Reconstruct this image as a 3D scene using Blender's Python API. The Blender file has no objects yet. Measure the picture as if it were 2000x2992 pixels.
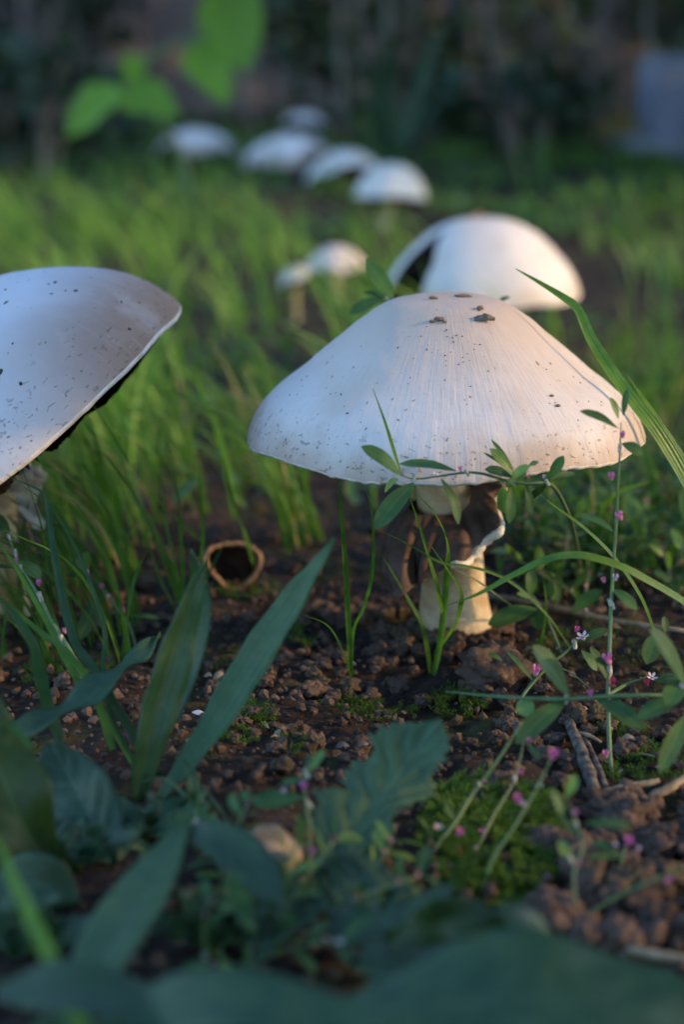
import bpy, math, random
import numpy as np
from mathutils import Vector, Matrix, noise
from mathutils.bvhtree import BVHTree

random.seed(7)
SC = bpy.context.scene
COL = SC.collection
R = math.radians

# ------------------------------------------------------------------ camera
CAM_H = 0.134
PITCH = R(14.43)
F = 4487.0                      # focal length in photo pixels (2000 x 2992)
cam_d = bpy.data.cameras.new('camera')
cam = bpy.data.objects.new('camera', cam_d); COL.objects.link(cam)
cam.location = (0, 0, CAM_H)
cam.rotation_euler = (math.pi/2 - PITCH, 0, 0)
cam_d.sensor_fit = 'HORIZONTAL'; cam_d.sensor_width = 15.6; cam_d.lens = 35.0
cam_d.clip_start = 0.01; cam_d.clip_end = 200
cam_d.dof.use_dof = True; cam_d.dof.focus_distance = 0.352; cam_d.dof.aperture_fstop = 5.6
SC.camera = cam

# ------------------------------------------------------------------ sky, sun, exposure
SUN_EL, SUN_AZ = R(20), R(-9)          # sun stands to the right (+X), a little to the camera's side
S = Vector((math.cos(SUN_EL)*math.cos(SUN_AZ), math.cos(SUN_EL)*math.sin(SUN_AZ), math.sin(SUN_EL)))
w = bpy.data.worlds.new('World'); SC.world = w; w.use_nodes = True
nt = w.node_tree
sky = nt.nodes.new('ShaderNodeTexSky'); sky.sky_type = 'NISHITA'; sky.sun_disc = False
sky.sun_elevation = SUN_EL; sky.sun_rotation = math.pi/2 - SUN_AZ
sky.air_density = 1.0; sky.dust_density = 0.6; sky.ozone_density = 3.5
bg = nt.nodes['Background']; bg.inputs['Strength'].default_value = 0.15
nt.links.new(sky.outputs[0], bg.inputs[0])
sd = bpy.data.lights.new('sun', 'SUN'); sd.energy = 2.0; sd.angle = R(0.7); sd.color = (0.54, 0.335, 0.14)
so = bpy.data.objects.new('sun', sd); COL.objects.link(so)
so.rotation_euler = S.to_track_quat('Z', 'Y').to_euler()
so.location = S*5
SC.view_settings.view_transform = 'Standard'; SC.view_settings.look = 'None'
SC.view_settings.exposure = 1.68; SC.view_settings.gamma = 1.0
SC.view_settings.use_curve_mapping = False
SC.render.engine = 'CYCLES'

# ------------------------------------------------------------------ helpers
ct, st = math.cos(PITCH), math.sin(PITCH)
RIGHT = Vector((1, 0, 0)); UP = Vector((0, st, ct)); FWD = Vector((0, ct, -st))
def ray(px, py):
    return Vector(((px-1000)/F, ct + (1496-py)/F*st, -st + (1496-py)/F*ct))
def P(px, py, Y):
    d = ray(px, py); return Vector((0, 0, CAM_H)) + d*(Y/d.y)
def mpp(px, py, Y):
    return (Y/ray(px, py).y)/F

def rise(y):
    t = y-1.0
    return 0.07*(0.5*(t+math.sqrt(t*t+0.04))) - 0.07*0.0005
def gz(x, y):
    n = noise.noise
    z = rise(y)
    z += 0.0055*n((x*14, y*14, 1.3)) + 0.0030*n((x*38, y*38, 5.1))
    far = min(1.0, max(0.0, (y-0.7)/1.0))
    z += far*0.02*n((x*3, y*3, 9.0))
    d = math.hypot(x-0.030, y-0.392)
    k = 1/(1+(d/0.022)**4)
    return z*(1-k)+0.0005*k
def gzf(x, y):                                   # with fine crumbs, for the sheet itself
    n = noise.noise
    z = gz(x, y)
    f = noise.voronoi((x*95, y*95, 0.0))[0][0]
    z += 0.0040*max(0.0, 0.55-f)
    f = noise.voronoi((x*230, y*230, 3.0))[0][0]
    z += 0.0016*max(0.0, 0.6-f)
    z += 0.0010*n((x*160, y*160, 2.0)) + 0.0005*n((x*420, y*420, 7.0))
    return z - 0.0015
def G(px, py):
    d = ray(px, py); Y = 0.3; o = Vector((0, 0, CAM_H))
    t = (CAM_H)/max(1e-6, -d.z) if d.z < 0 else 3.0
    for i in range(8):
        p = o+d*t; t = max(0.1, (CAM_H-gz(p.x, p.y))/max(1e-3, -d.z))
    p = o+d*t; return Vector((p.x, p.y, gz(p.x, p.y)))

def tag(o, label=None, cat=None, group=None, kind=None):
    if label: o['label'] = label
    if cat: o['category'] = cat
    if group: o['group'] = group
    if kind: o['kind'] = kind
    return o
def mesh(name, V, Fc, mats, smooth=True, uv=None, mi=None):
    me = bpy.data.meshes.new(name)
    me.from_pydata([tuple(v) for v in V], [], Fc)
    if not isinstance(mats, (list, tuple)): mats = [mats]
    for m in mats: me.materials.append(m)
    if smooth: me.polygons.foreach_set('use_smooth', [True]*len(me.polygons))
    if mi: me.polygons.foreach_set('material_index', mi)
    if uv:
        l = me.uv_layers.new(name='UVMap')
        idx = np.zeros(len(me.loops), dtype=np.int32); me.loops.foreach_get('vertex_index', idx)
        l.data.foreach_set('uv', np.array(uv, dtype=np.float32)[idx].ravel())
    me.update(); return me
def obj(name, me, parent=None):
    o = bpy.data.objects.new(name, me); COL.objects.link(o)
    if parent: o.parent = parent
    return o
def empty(name, loc=(0, 0, 0)):
    o = bpy.data.objects.new(name, None); COL.objects.link(o); o.location = loc
    o.empty_display_size = 0.01
    return o
def child(name, V, Fc, mat, root, **k):
    L = root.location if root.parent is None else root.parent.location
    return obj(name, mesh(name, [Vector(v)-L for v in V], Fc, mat, **k), root)
def copy_tree(o, parent=None):
    c = o.copy(); COL.objects.link(c); c.parent = parent
    for ch in list(o.children): copy_tree(ch, c)
    return c

def spline(pts, n):
    """Catmull-Rom resample of tuples / Vectors to n points"""
    A = np.array([list(p) for p in pts], dtype=float)
    if len(A) == 2:
        t = np.linspace(0, 1, n)[:, None]; return A[0]*(1-t)+A[1]*t
    d = np.r_[0, np.cumsum(np.maximum(1e-9, np.linalg.norm(np.diff(A, axis=0), axis=1)))]
    E = np.vstack([2*A[0]-A[1], A, 2*A[-1]-A[-2]])
    out = []
    for s in np.linspace(0, d[-1], n):
        i = min(len(d)-2, int(np.searchsorted(d, s, side='right')-1)); u = (s-d[i])/max(1e-9, d[i+1]-d[i])
        p0, p1, p2, p3 = E[i], E[i+1], E[i+2], E[i+3]
        out.append(0.5*((2*p1)+(-p0+p2)*u+(2*p0-5*p1+4*p2-p3)*u*u+(-p0+3*p1-3*p2+p3)*u**3))
    return np.array(out)
def interp(vals, n):
    return np.interp(np.linspace(0, 1, n), np.linspace(0, 1, len(vals)), vals)

def tube(pts, radii, n=None, sides=8, rough=0.0, cap=True):
    n = n or max(4, 3*len(pts)); C = spline(pts, n); rr = interp(radii, n)
    V, Fc = [], []
    T = np.gradient(C, axis=0)
    ref = Vector((0.3, 0.9, 0.2)).normalized()
    for i in range(n):
        t = Vector(T[i]).normalized(); a = t.cross(ref)
        if a.length < 1e-4: a = t.cross(Vector((1, 0, 0)))
        a.normalize(); b = t.cross(a)
        for k in range(sides):
            th = 2*math.pi*k/sides; r = rr[i]
            if rough:
                p = Vector(C[i])*(1/max(1e-4, rr.max()))
                r *= 1+rough*noise.noise((p.x*1.1+math.cos(th), p.y*1.1+math.sin(th), p.z*0.6))
            V.append(Vector(C[i])+a*(math.cos(th)*r)+b*(math.sin(th)*r))
    for i in range(n-1):
        for k in range(sides):
            k2 = (k+1) % sides
            Fc.append((i*sides+k, i*sides+k2, (i+1)*sides+k2, (i+1)*sides+k))
    if cap:
        Fc.append(tuple(range(sides-1, -1, -1))); Fc.append(tuple((n-1)*sides+k for k in range(sides)))
    return V, Fc

def leafgeo(mid, wL, wR, N, n=14, nv=2, fold=0.25, wave=0.0, wfreq=3.0, quilt=0.0, nq=7, seed=0.0, roll=None, jag=0.0, nj=24):
    C = spline(mid, n); L = interp(wL, n); Rr = interp(wR, n); T = np.gradient(C, axis=0)
    V, Fc, UV = [], [], []; m = 2*nv+1
    for i in range(n):
        t = Vector(T[i]).normalized(); s = t.cross(Vector(N))
        if s.length < 1e-4: s = t.cross(Vector((0.2, 0.5, 0.8)))
        s.normalize(); u = s.cross(t)
        if roll:
            a = roll*i/(n-1); s, u = s*math.cos(a)+u*math.sin(a), u*math.cos(a)-s*math.sin(a)
        f = i/(n-1)
        for k in range(m):
            v = (k-nv)/nv; wd = L[i] if v < 0 else Rr[i]
            if jag: wd *= 1+jag*abs(v)**3*((f*nj+(0.4 if v < 0 else 0)) % 1.0-0.6+0.5*noise.noise((f*nj, v, seed)))
            h = abs(v)*wd*fold
            if wave: h += wave*abs(v)*math.sin(wfreq*2*math.pi*f+(1.7 if v < 0 else 0)+seed)
            if quilt: h += quilt*(abs(math.sin(nq*math.pi*(f-0.28*abs(v))+seed))-0.5)*min(1, 3*abs(v))*(1-abs(v)**3)
            V.append(Vector(C[i])+s*(v*wd)+u*h); UV.append((f, v*0.5+0.5))
    for i in range(n-1):
        for k in range(m-1):
            Fc.append((i*m+k, i*m+k+1, (i+1)*m+k+1, (i+1)*m+k))
    return V, Fc, UV

TOCAM = Vector((0, -0.55, 0.83))
GRASSW = [0.75, 1, 1, 0.95, 0.8, 0.55, 0.06]
LANCE = [0.10, 0.45, 0.8, 1.0, 0.97, 0.8, 0.5, 0.04]
OVAL = [0.08, 0.42, 0.72, 0.92, 1.0, 1.0, 0.92, 0.7, 0.10]

# ------------------------------------------------------------------ materials
def newmat(name):
    m = bpy.data.materials.new(name); m.use_nodes = True; n = m.node_tree
    return m, n, n.nodes['Principled BSDF'], n.nodes['Material Output']
def N_(n, typ, **k):
    a = n.nodes.new(typ)
    for q, v in k.items(): setattr(a, q, v)
    return a
def math_(n, op, a, b=None, clamp=False):
    m = N_(n, 'ShaderNodeMath', operation=op, use_clamp=clamp)
    for i, v in enumerate((a, b)):
        if v is None: continue
        if isinstance(v, (int, float)): m.inputs[i].default_value = v
        else: n.links.new(v, m.inputs[i])
    return m.outputs[0]
def mixc(n, fac, a, b, mode='MIX'):
    m = N_(n, 'ShaderNodeMix', data_type='RGBA', blend_type=mode)
    for s, v in ((m.inputs[0], fac), (m.inputs[6], a), (m.inputs[7], b)):
        if isinstance(v, (int, float)): s.default_value = v
        elif isinstance(v, tuple): s.default_value = (*v, 1)
        else: n.links.new(v, s)
    return m.outputs[2]
def ramp(n, fac, a, b):
    m = N_(n, 'ShaderNodeMapRange', interpolation_type='SMOOTHSTEP')
    n.links.new(fac, m.inputs[0]); m.inputs[1].default_value = a; m.inputs[2].default_value = b
    return m.outputs[0]
def noise_(n, scale, detail=3, vec=None, rough=0.55):
    t = N_(n, 'ShaderNodeTexNoise'); t.inputs['Scale'].default_value = scale
    t.inputs['Detail'].default_value = detail; t.inputs['Roughness'].default_value = rough
    if vec is not None: n.links.new(vec, t.inputs['Vector'])
    return t.outputs['Fac']
def objco(n): return N_(n, 'ShaderNodeTexCoord').outputs['Object']
def bump(n, b, h, dist, strength=1.0):
    k = N_(n, 'ShaderNodeBump'); k.inputs['Distance'].default_value = dist; k.inputs['Strength'].default_value = strength
    n.links.new(h, k.inputs['Height']); n.links.new(k.outputs[0], b.inputs['Normal']); return k.outputs[0]

def leafmat(name, c1, c2, rough=0.42, trans=0.30, tcol=None, veins=0.0, vein_col=None, spec=0.5, vn=9.0, spots=None, midw=0.06, pinn=0, blotch=None):
    m, n, b, out = newmat(name)
    co = objco(n); oi = N_(n, 'ShaderNodeObjectInfo')
    f = noise_(n, 260, 3, co); f = ramp(n, f, 0.3, 0.7)
    c = mixc(n, f, c1, c2)
    v = math_(n, 'MULTIPLY_ADD', oi.outputs['Random'], 0.5); v.node.inputs[2].default_value = 0.75
    c = mixc(n, 1.0, c, v, 'MULTIPLY')
    uv = N_(n, 'ShaderNodeTexCoord').outputs['UV']; sp = N_(n, 'ShaderNodeSeparateXYZ'); n.links.new(uv, sp.inputs[0])
    d = math_(n, 'ABSOLUTE', math_(n, 'SUBTRACT', sp.outputs[1], 0.5))
    if vein_col:
        mid = ramp(n, d, midw, midw*0.3); c = mixc(n, math_(n, 'MULTIPLY', mid, 0.6), c, vein_col)
    if pinn:
        ph = math_(n, 'SUBTRACT', math_(n, 'MULTIPLY', sp.outputs[0], float(pinn)), math_(n, 'MULTIPLY', d, 3.4))
        ph = math_(n, 'ADD', ph, math_(n, 'MULTIPLY', noise_(n, 120, 2, co), 0.5))
        ln_ = math_(n, 'ABSOLUTE', math_(n, 'SUBTRACT', math_(n, 'FRACT', ph), 0.5))
        pv = ramp(n, ln_, 0.055, 0.015); c = mixc(n, math_(n, 'MULTIPLY', pv, 0.55), c, vein_col)
    if blotch:
        bl = ramp(n, noise_(n, 70, 4, co), 0.50, 0.72); c = mixc(n, math_(n, 'MULTIPLY', bl, 0.6), c, blotch)
    if spots:
        s = ramp(n, noise_(n, 700, 4, co), 0.62, 0.72); c = mixc(n, math_(n, 'MULTIPLY', s, 0.8), c, spots)
    n.links.new(c, b.inputs['Base Color'])
    b.inputs['Roughness'].default_value = rough; b.inputs['Specular IOR Level'].default_value = spec
    h = noise_(n, 900, 2, co)
    if veins:
        wv = math_(n, 'SINE', math_(n, 'MULTIPLY', sp.outputs[1], vn*6.283))
        h = math_(n, 'ADD', math_(n, 'MULTIPLY', wv, veins), math_(n, 'MULTIPLY', h, 0.5))
    bn = bump(n, b, h, 0.00025, 0.7)
    tr = N_(n, 'ShaderNodeBsdfTranslucent')
    tc = mixc(n, 1.0, c, tcol or (1.5, 1.7, 0.6), 'MULTIPLY'); n.links.new(tc, tr.inputs[0])
    mx = N_(n, 'ShaderNodeMixShader'); mx.inputs[0].default_value = trans
    n.links.new(b.outputs[0], mx.inputs[1]); n.links.new(tr.outputs[0], mx.inputs[2]); n.links.new(mx.outputs[0], out.inputs[0])
    return m
def plainmat(name, c1, c2, scale=200, rough=0.85, bd=0.0005, bs=None, spec=0.2, detail=4, sss=0.0):
    m, n, b, out = newmat(name); co = objco(n)
    f = ramp(n, noise_(n, scale, detail, co), 0.3, 0.7)
    n.links.new(mixc(n, f, c1, c2), b.inputs['Base Color'])
    b.inputs['Roughness'].default_value = rough; b.inputs['Specular IOR Level'].default_value = spec
    if sss:
        b.inputs['Subsurface Weight'].default_value = sss; b.inputs['Subsurface Radius'].default_value = (0.004, 0.002, 0.001)
        b.inputs['Subsurface Scale'].default_value = 1.0
    if bd: bump(n, b, noise_(n, bs or scale*2.5, 5, co), bd)
    return m

M = {}
M['grass'] = leafmat('grass', (0.065, 0.165, 0.022), (0.110, 0.230, 0.035), 0.40, 0.38, veins=0.4, vn=4)
M['grass_teal'] = leafmat('grass_teal', (0.045, 0.120, 0.050), (0.060, 0.145, 0.060), 0.38, 0.30, veins=1.0, vn=6)
M['grass_pale'] = leafmat('grass_pale', (0.24, 0.30, 0.12), (0.36, 0.42, 0.25), 0.45, 0.3, veins=1.0, vn=6)
M['grass_bg'] = leafmat('grass_bg', (0.15, 0.30, 0.040), (0.24, 0.40, 0.075), 0.5, 0.5, tcol=(1.3, 1.5, 0.6))
M['knot'] = leafmat('knotweed_leaf', (0.038, 0.100, 0.030), (0.060, 0.138, 0.040), 0.52, 0.28, spec=0.3, veins=0.08, vn=5, vein_col=(0.11, 0.19, 0.08), midw=0.05)
M['knot_young'] = leafmat('knotweed_young_leaf', (0.10, 0.20, 0.045), (0.14, 0.25, 0.06), 0.45, 0.35, vein_col=(0.18, 0.28, 0.10))
M['stem'] = leafmat('knotweed_stem', (0.085, 0.160, 0.055), (0.120, 0.190, 0.085), 0.45, 0.10)
M['plantain'] = leafmat('plantain_leaf', (0.036, 0.096, 0.030), (0.055, 0.125, 0.038), 0.43, 0.24, veins=0.3, vn=5, vein_col=(0.09, 0.16, 0.07), spots=(0.10, 0.13, 0.11), midw=0.03)
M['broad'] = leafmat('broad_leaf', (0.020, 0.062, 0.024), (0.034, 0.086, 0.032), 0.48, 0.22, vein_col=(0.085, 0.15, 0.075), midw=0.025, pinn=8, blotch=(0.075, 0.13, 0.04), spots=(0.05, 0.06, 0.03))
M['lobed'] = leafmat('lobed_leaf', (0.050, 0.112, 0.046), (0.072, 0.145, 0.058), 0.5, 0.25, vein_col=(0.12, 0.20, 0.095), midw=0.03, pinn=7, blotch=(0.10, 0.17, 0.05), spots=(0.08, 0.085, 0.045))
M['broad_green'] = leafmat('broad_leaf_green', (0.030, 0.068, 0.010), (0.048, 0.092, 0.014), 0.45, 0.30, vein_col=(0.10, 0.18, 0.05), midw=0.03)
M['straw_blade'] = leafmat('dead_blade', (0.26, 0.20, 0.09), (0.36, 0.28, 0.14), 0.6, 0.3)
M['vine'] = leafmat('vine_leaf', (0.11, 0.27, 0.018), (0.20, 0.37, 0.040), 0.5, 0.45, tcol=(1.4, 1.7, 0.5))
M['dark_leaf'] = leafmat('shrub_leaf', (0.022, 0.052, 0.020), (0.036, 0.072, 0.026), 0.5, 0.12)
M['strap'] = leafmat('strap_leaf', (0.030, 0.100, 0.055), (0.042, 0.12, 0.065), 0.4, 0.2)
M['moss'] = leafmat('moss', (0.045, 0.115, 0.004), (0.095, 0.190, 0.008), 0.75, 0.28)
M['fleck'] = plainmat('dark_fleck', (0.045, 0.032, 0.024), (0.12, 0.085, 0.06), 900, 0.9, 0)
M['pale_fleck'] = plainmat('tan_fleck', (0.34, 0.25, 0.18), (0.52, 0.41, 0.31), 900, 0.9, 0)
M['crumb'] = plainmat('cap_crumb', (0.14, 0.10, 0.068), (0.28, 0.21, 0.145), 900, 0.9, 0.0004)
M['pink'] = plainmat('pink_petal', (0.62, 0.11, 0.32), (0.72, 0.30, 0.50), 600, 0.6, 0)
M['red'] = plainmat('red_bud', (0.50, 0.05, 0.12), (0.58, 0.12, 0.20), 600, 0.6, 0)
M['petal_white'] = plainmat('pale_petal', (0.62, 0.42, 0.54), (0.74, 0.66, 0.66), 600, 0.6, 0)
M['yellow'] = plainmat('yellow_centre', (0.55, 0.50, 0.06), (0.62, 0.58, 0.15), 600, 0.6, 0)
M['sheath'] = plainmat('papery_sheath', (0.24, 0.27, 0.17), (0.55, 0.54, 0.48), 900, 0.7, 0)
M['calyx'] = plainmat('calyx', (0.26, 0.27, 0.12), (0.42, 0.30, 0.18), 600, 0.6, 0)
M['twig'] = plainmat('weathered_twig', (0.07, 0.058, 0.048), (0.24, 0.205, 0.17), 500, 0.85, 0.0005)
M['straw'] = plainmat('straw', (0.20, 0.145, 0.085), (0.38, 0.30, 0.19), 300, 0.7, 0.0003)
M['dry'] = plainmat('dry_stalk', (0.17, 0.14, 0.115), (0.30, 0.245, 0.20), 60, 0.85, 0.001)
M['pebble'] = plainmat('beige_stone', (0.17, 0.125, 0.08), (0.36, 0.30, 0.225), 220, 0.85, 0.0012)
M['concrete'] = plainmat('concrete', (0.24, 0.255, 0.31), (0.31, 0.325, 0.38), 25, 0.85, 0.001)
M['cup'] = plainmat('dried_cup', (0.30, 0.17, 0.09), (0.44, 0.27, 0.155), 400, 0.7, 0.0004)
M['cup_in'] = plainmat('dried_cup_inside', (0.030, 0.016, 0.010), (0.06, 0.03, 0.018), 300, 0.85, 0.0004)
M['petal'] = plainmat('white_petal', (0.72, 0.72, 0.74), (0.82, 0.82, 0.83), 600, 0.5, 0)
M['gill'] = plainmat('gills', (0.020, 0.012, 0.010), (0.055, 0.034, 0.027), 300, 0.9, 0.0003)
M['ring'] = plainmat('ring_brown', (0.050, 0.029, 0.022), (0.125, 0.080, 0.062), 160, 0.7, 0.0003, 500)
M['ring_edge'] = plainmat('ring_edge', (0.62, 0.54, 0.42), (0.80, 0.76, 0.68), 260, 0.8, 0.0006)

def soilmat(name, dark, mid, light, moss=0.65):
    m, n, b, out = newmat(name); co = N_(n, 'ShaderNodeNewGeometry').outputs['Position']
    a = ramp(n, noise_(n, 60, 5, co), 0.32, 0.68); c = mixc(n, a, dark, mid)
    g = ramp(n, noise_(n, 420, 5, co, 0.7), 0.50, 0.75); c = mixc(n, math_(n, 'MULTIPLY', g, 0.75), c, light)
    g = math_(n, 'MULTIPLY', ramp(n, noise_(n, 35, 4, co), 0.50, 0.66), ramp(n, noise_(n, 300, 3, co), 0.35, 0.6))
    c = mixc(n, math_(n, 'MULTIPLY', g, moss), c, (0.080, 0.085, 0.018))
    vo = N_(n, 'ShaderNodeTexVoronoi'); vo.inputs['Scale'].default_value = 210; n.links.new(co, vo.inputs['Vector'])
    sp = ramp(n, vo.outputs['Distance'], 0.10, 0.05); rs = N_(n, 'ShaderNodeSeparateColor'); n.links.new(vo.outputs['Color'], rs.inputs[0])
    sp = math_(n, 'MULTIPLY', sp, math_(n, 'GREATER_THAN', rs.outputs[0], 0.90))
    c = mixc(n, sp, c, (0.40, 0.36, 0.30))
    n.links.new(c, b.inputs['Base Color']); b.inputs['Roughness'].default_value = 0.88; b.inputs['Specular IOR Level'].default_value = 0.25
    h = math_(n, 'ADD', noise_(n, 500, 6, co, 0.65), math_(n, 'MULTIPLY', noise_(n, 1700, 4, co), 0.35))
    bump(n, b, h, 0.0012, 0.9)
    return m
M['soil'] = soilmat('soil', (0.016, 0.010, 0.007), (0.050, 0.033, 0.023), (0.15, 0.102, 0.072))
M['bank'] = soilmat('bank_soil', (0.14, 0.115, 0.10), (0.26, 0.215, 0.185), (0.36, 0.30, 0.25), 0.2)
M['clod'] = soilmat('soil_clod', (0.070, 0.046, 0.033), (0.15, 0.102, 0.075), (0.29, 0.205, 0.152), 0.45)

def capmat(name, white, tan, rimtan, specks=0.3, speck_scale=85, rim0=0.80, ctr=0.35, Rr=0.05, fibre=1.0, rdir=None):
    m, n, b, out = newmat(name); co = objco(n)
    sp = N_(n, 'ShaderNodeSeparateXYZ'); n.links.new(co, sp.inputs[0])
    flat = N_(n, 'ShaderNodeCombineXYZ'); n.links.new(sp.outputs[0], flat.inputs[0]); n.links.new(sp.outputs[1], flat.inputs[1])
    ln = N_(n, 'ShaderNodeVectorMath', operation='LENGTH'); n.links.new(flat.outputs[0], ln.inputs[0])
    v = math_(n, 'MULTIPLY', ln.outputs['Value'], 1/Rr)
    nm = N_(n, 'ShaderNodeVectorMath', operation='NORMALIZE'); n.links.new(flat.outputs[0], nm.inputs[0])
    sc = N_(n, 'ShaderNodeVectorMath', operation='SCALE'); n.links.new(nm.outputs[0], sc.inputs[0]); sc.inputs['Scale'].default_value = 42
    s2 = N_(n, 'ShaderNodeSeparateXYZ'); n.links.new(sc.outputs[0], s2.inputs[0])
    fv = N_(n, 'ShaderNodeCombineXYZ'); n.links.new(s2.outputs[0], fv.inputs[0]); n.links.new(s2.outputs[1], fv.inputs[1])
    n.links.new(math_(n, 'MULTIPLY', v, 7.0), fv.inputs[2])
    fib = noise_(n, 1.0, 5, fv.outputs[0], 0.65)
    big = noise_(n, 55, 3, co)
    c = mixc(n, ramp(n, v, ctr+0.35, ctr-0.25), white, tan)
    wob = math_(n, 'ADD', v, math_(n, 'MULTIPLY', math_(n, 'SUBTRACT', big, 0.5), 0.22))
    rf = ramp(n, wob, rim0, 1.02)
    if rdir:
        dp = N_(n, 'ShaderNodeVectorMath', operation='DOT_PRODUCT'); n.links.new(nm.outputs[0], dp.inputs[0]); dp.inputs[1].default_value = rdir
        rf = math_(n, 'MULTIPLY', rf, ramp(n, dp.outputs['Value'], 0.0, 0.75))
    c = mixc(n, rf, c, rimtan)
    c = mixc(n, math_(n, 'MULTIPLY', ramp(n, fib, 0.54, 0.70), 0.28*fibre), c, tan)
    c = mixc(n, math_(n, 'MULTIPLY', ramp(n, big, 0.45, 0.72), 0.5), c, tan)
    def spk(scale, thr, size, col, amt):
        nonlocal c
        dv = N_(n, 'ShaderNodeVectorMath', operation='ADD'); n.links.new(co, dv.inputs[0])
        nz = N_(n, 'ShaderNodeTexNoise'); nz.inputs['Scale'].default_value = 700; n.links.new(co, nz.inputs['Vector'])
        q = N_(n, 'ShaderNodeVectorMath', operation='SCALE'); q.inputs['Scale'].default_value = 0.0008; n.links.new(nz.outputs['Color'], q.inputs[0])
        n.links.new(q.outputs[0], dv.inputs[1])
        vo = N_(n, 'ShaderNodeTexVoronoi'); vo.inputs['Scale'].default_value = scale; n.links.new(dv.outputs[0], vo.inputs['Vector'])
        rs = N_(n, 'ShaderNodeSeparateColor'); n.links.new(vo.outputs['Color'], rs.inputs[0])
        lim = math_(n, 'MULTIPLY', rs.outputs[1], size)
        f = math_(n, 'LESS_THAN', vo.outputs['Distance'], lim)
        f = math_(n, 'MULTIPLY', f, math_(n, 'GREATER_THAN', rs.outputs[0], thr))
        c = mixc(n, math_(n, 'MULTIPLY', f, amt), c, col)
    spk(speck_scale, 1-specks, 0.125, (0.10, 0.070, 0.045), 0.85)
    spk(speck_scale*2.2, 1-specks*0.6, 0.15, (0.34, 0.24, 0.16), 0.5)
    # torn scaly fibres towards the rim
    rv = N_(n, 'ShaderNodeCombineXYZ'); n.links.new(math_(n, 'MULTIPLY', s2.outputs[0], 0.55), rv.inputs[0]); n.links.new(math_(n, 'MULTIPLY', s2.outputs[1], 0.55), rv.inputs[1])
    n.links.new(math_(n, 'MULTIPLY', sp.outputs[2], 900), rv.inputs[2])
    fl = noise_(n, 1.0, 4, rv.outputs[0], 0.7)
    rimf = ramp(n, v, 0.84, 0.98)
    crack = math_(n, 'MULTIPLY', ramp(n, fl, 0.60, 0.68), rimf)
    c = mixc(n, math_(n, 'MULTIPLY', crack, 0.3), c, (0.36, 0.27, 0.20))
    n.links.new(c, b.inputs['Base Color'])
    b.inputs['Roughness'].default_value = 0.62; b.inputs['Specular IOR Level'].default_value = 0.28
    b.inputs['Subsurface Weight'].default_value = 0.10; b.inputs['Subsurface Radius'].default_value = (0.004, 0.0025, 0.0015); b.inputs['Subsurface Scale'].default_value = 1.0
    h = math_(n, 'ADD', math_(n, 'MULTIPLY', fib, 0.5*fibre), math_(n, 'MULTIPLY', noise_(n, 380, 4, co), 0.35))
    h = math_(n, 'SUBTRACT', h, math_(n, 'MULTIPLY', crack, 0.8))
    bump(n, b, h, 0.00062, 0.85)
    return m
M['cap_main'] = capmat('cap_main', (0.705, 0.645, 0.60), (0.585, 0.470, 0.380), (0.48, 0.365, 0.285), 0.0, 80, 0.90, 0.55, 0.05)
def axis_rot(ix, iy, toward):
    nrm = math.hypot(ix, iy); c = math.sqrt(1-toward*toward)
    n = RIGHT*(ix/nrm*c)+UP*(iy/nrm*c)-FWD*toward
    return n.to_track_quat('Z', 'Y').to_matrix()
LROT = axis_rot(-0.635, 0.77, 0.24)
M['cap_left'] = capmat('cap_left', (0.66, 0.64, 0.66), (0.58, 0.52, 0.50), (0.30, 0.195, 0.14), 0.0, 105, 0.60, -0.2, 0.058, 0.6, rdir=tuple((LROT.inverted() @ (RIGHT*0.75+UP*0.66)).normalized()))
M['cap_far'] = capmat('cap_far', (0.75, 0.69, 0.63), (0.66, 0.54, 0.44), (0.62, 0.52, 0.43), 0.05, 60, 0.93, 0.10, 0.05)
M['cap_small'] = capmat('cap_small', (0.84, 0.80, 0.78), (0.74, 0.62, 0.54), (0.60, 0.48, 0.42), 0.05, 60, 0.92, 0.55, 0.05)
M['stipe'] = plainmat('stipe', (0.44, 0.30, 0.15), (0.70, 0.575, 0.385), 130, 0.7, 0.0011, 380, sss=0.10)
M['rim'] = plainmat('cap_rim', (0.62, 0.55, 0.47), (0.80, 0.76, 0.72), 300, 0.7, 0.0004, 500)

# ------------------------------------------------------------------ ground
def axis(lo, hi, step, outlo, outhi, k=1.16):
    a = list(np.arange(lo, hi, step)); s = step; x = a[-1]
    while x < outhi: s *= k; x += s; a.append(x)
    s = step; x = lo; pre = []
    while x > outlo: s *= k; x -= s; pre.append(x)
    return pre[::-1]+a
xs = axis(-0.15, 0.15, 0.0012, -9, 9); ys = axis(0.19, 0.56, 0.0013, -4, 12)
V = []
for y in ys:
    for x in xs:
        fine = -0.3 < x < 0.3 and 0.1 < y < 0.9
        V.append((x, y, gzf(x, y) if fine else gz(x, y)-0.0015))
nx = len(xs)
Fc = [(j*nx+i, j*nx+i+1, (j+1)*nx+i+1, (j+1)*nx+i) for j in range(len(ys)-1) for i in range(nx-1)]
tag(obj('ground', mesh('ground', V, Fc, M['soil'])), kind='structure')
# earth bank that closes the view behind the plot
V, Fc = [], []
bx = np.linspace(-4.5, 4.5, 70); bt = np.linspace(0, 1, 26)
for t in bt:
    for x in bx:
        y = 3.1+0.9*t+0.25*noise.noise((x*1.3, t*2, 4)); z = rise(3.1)-0.05+1.5*t**0.8+0.1*noise.noise((x*4, t*6, 8))
        V.append((x, y, z))
n_ = len(bx)
Fc = [(j*n_+i, j*n_+i+1, (j+1)*n_+i+1, (j+1)*n_+i) for j in range(len(bt)-1) for i in range(n_-1)]
tag(obj('earth_bank', mesh('earth_bank', V, Fc, M['bank'])), kind='structure')

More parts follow.
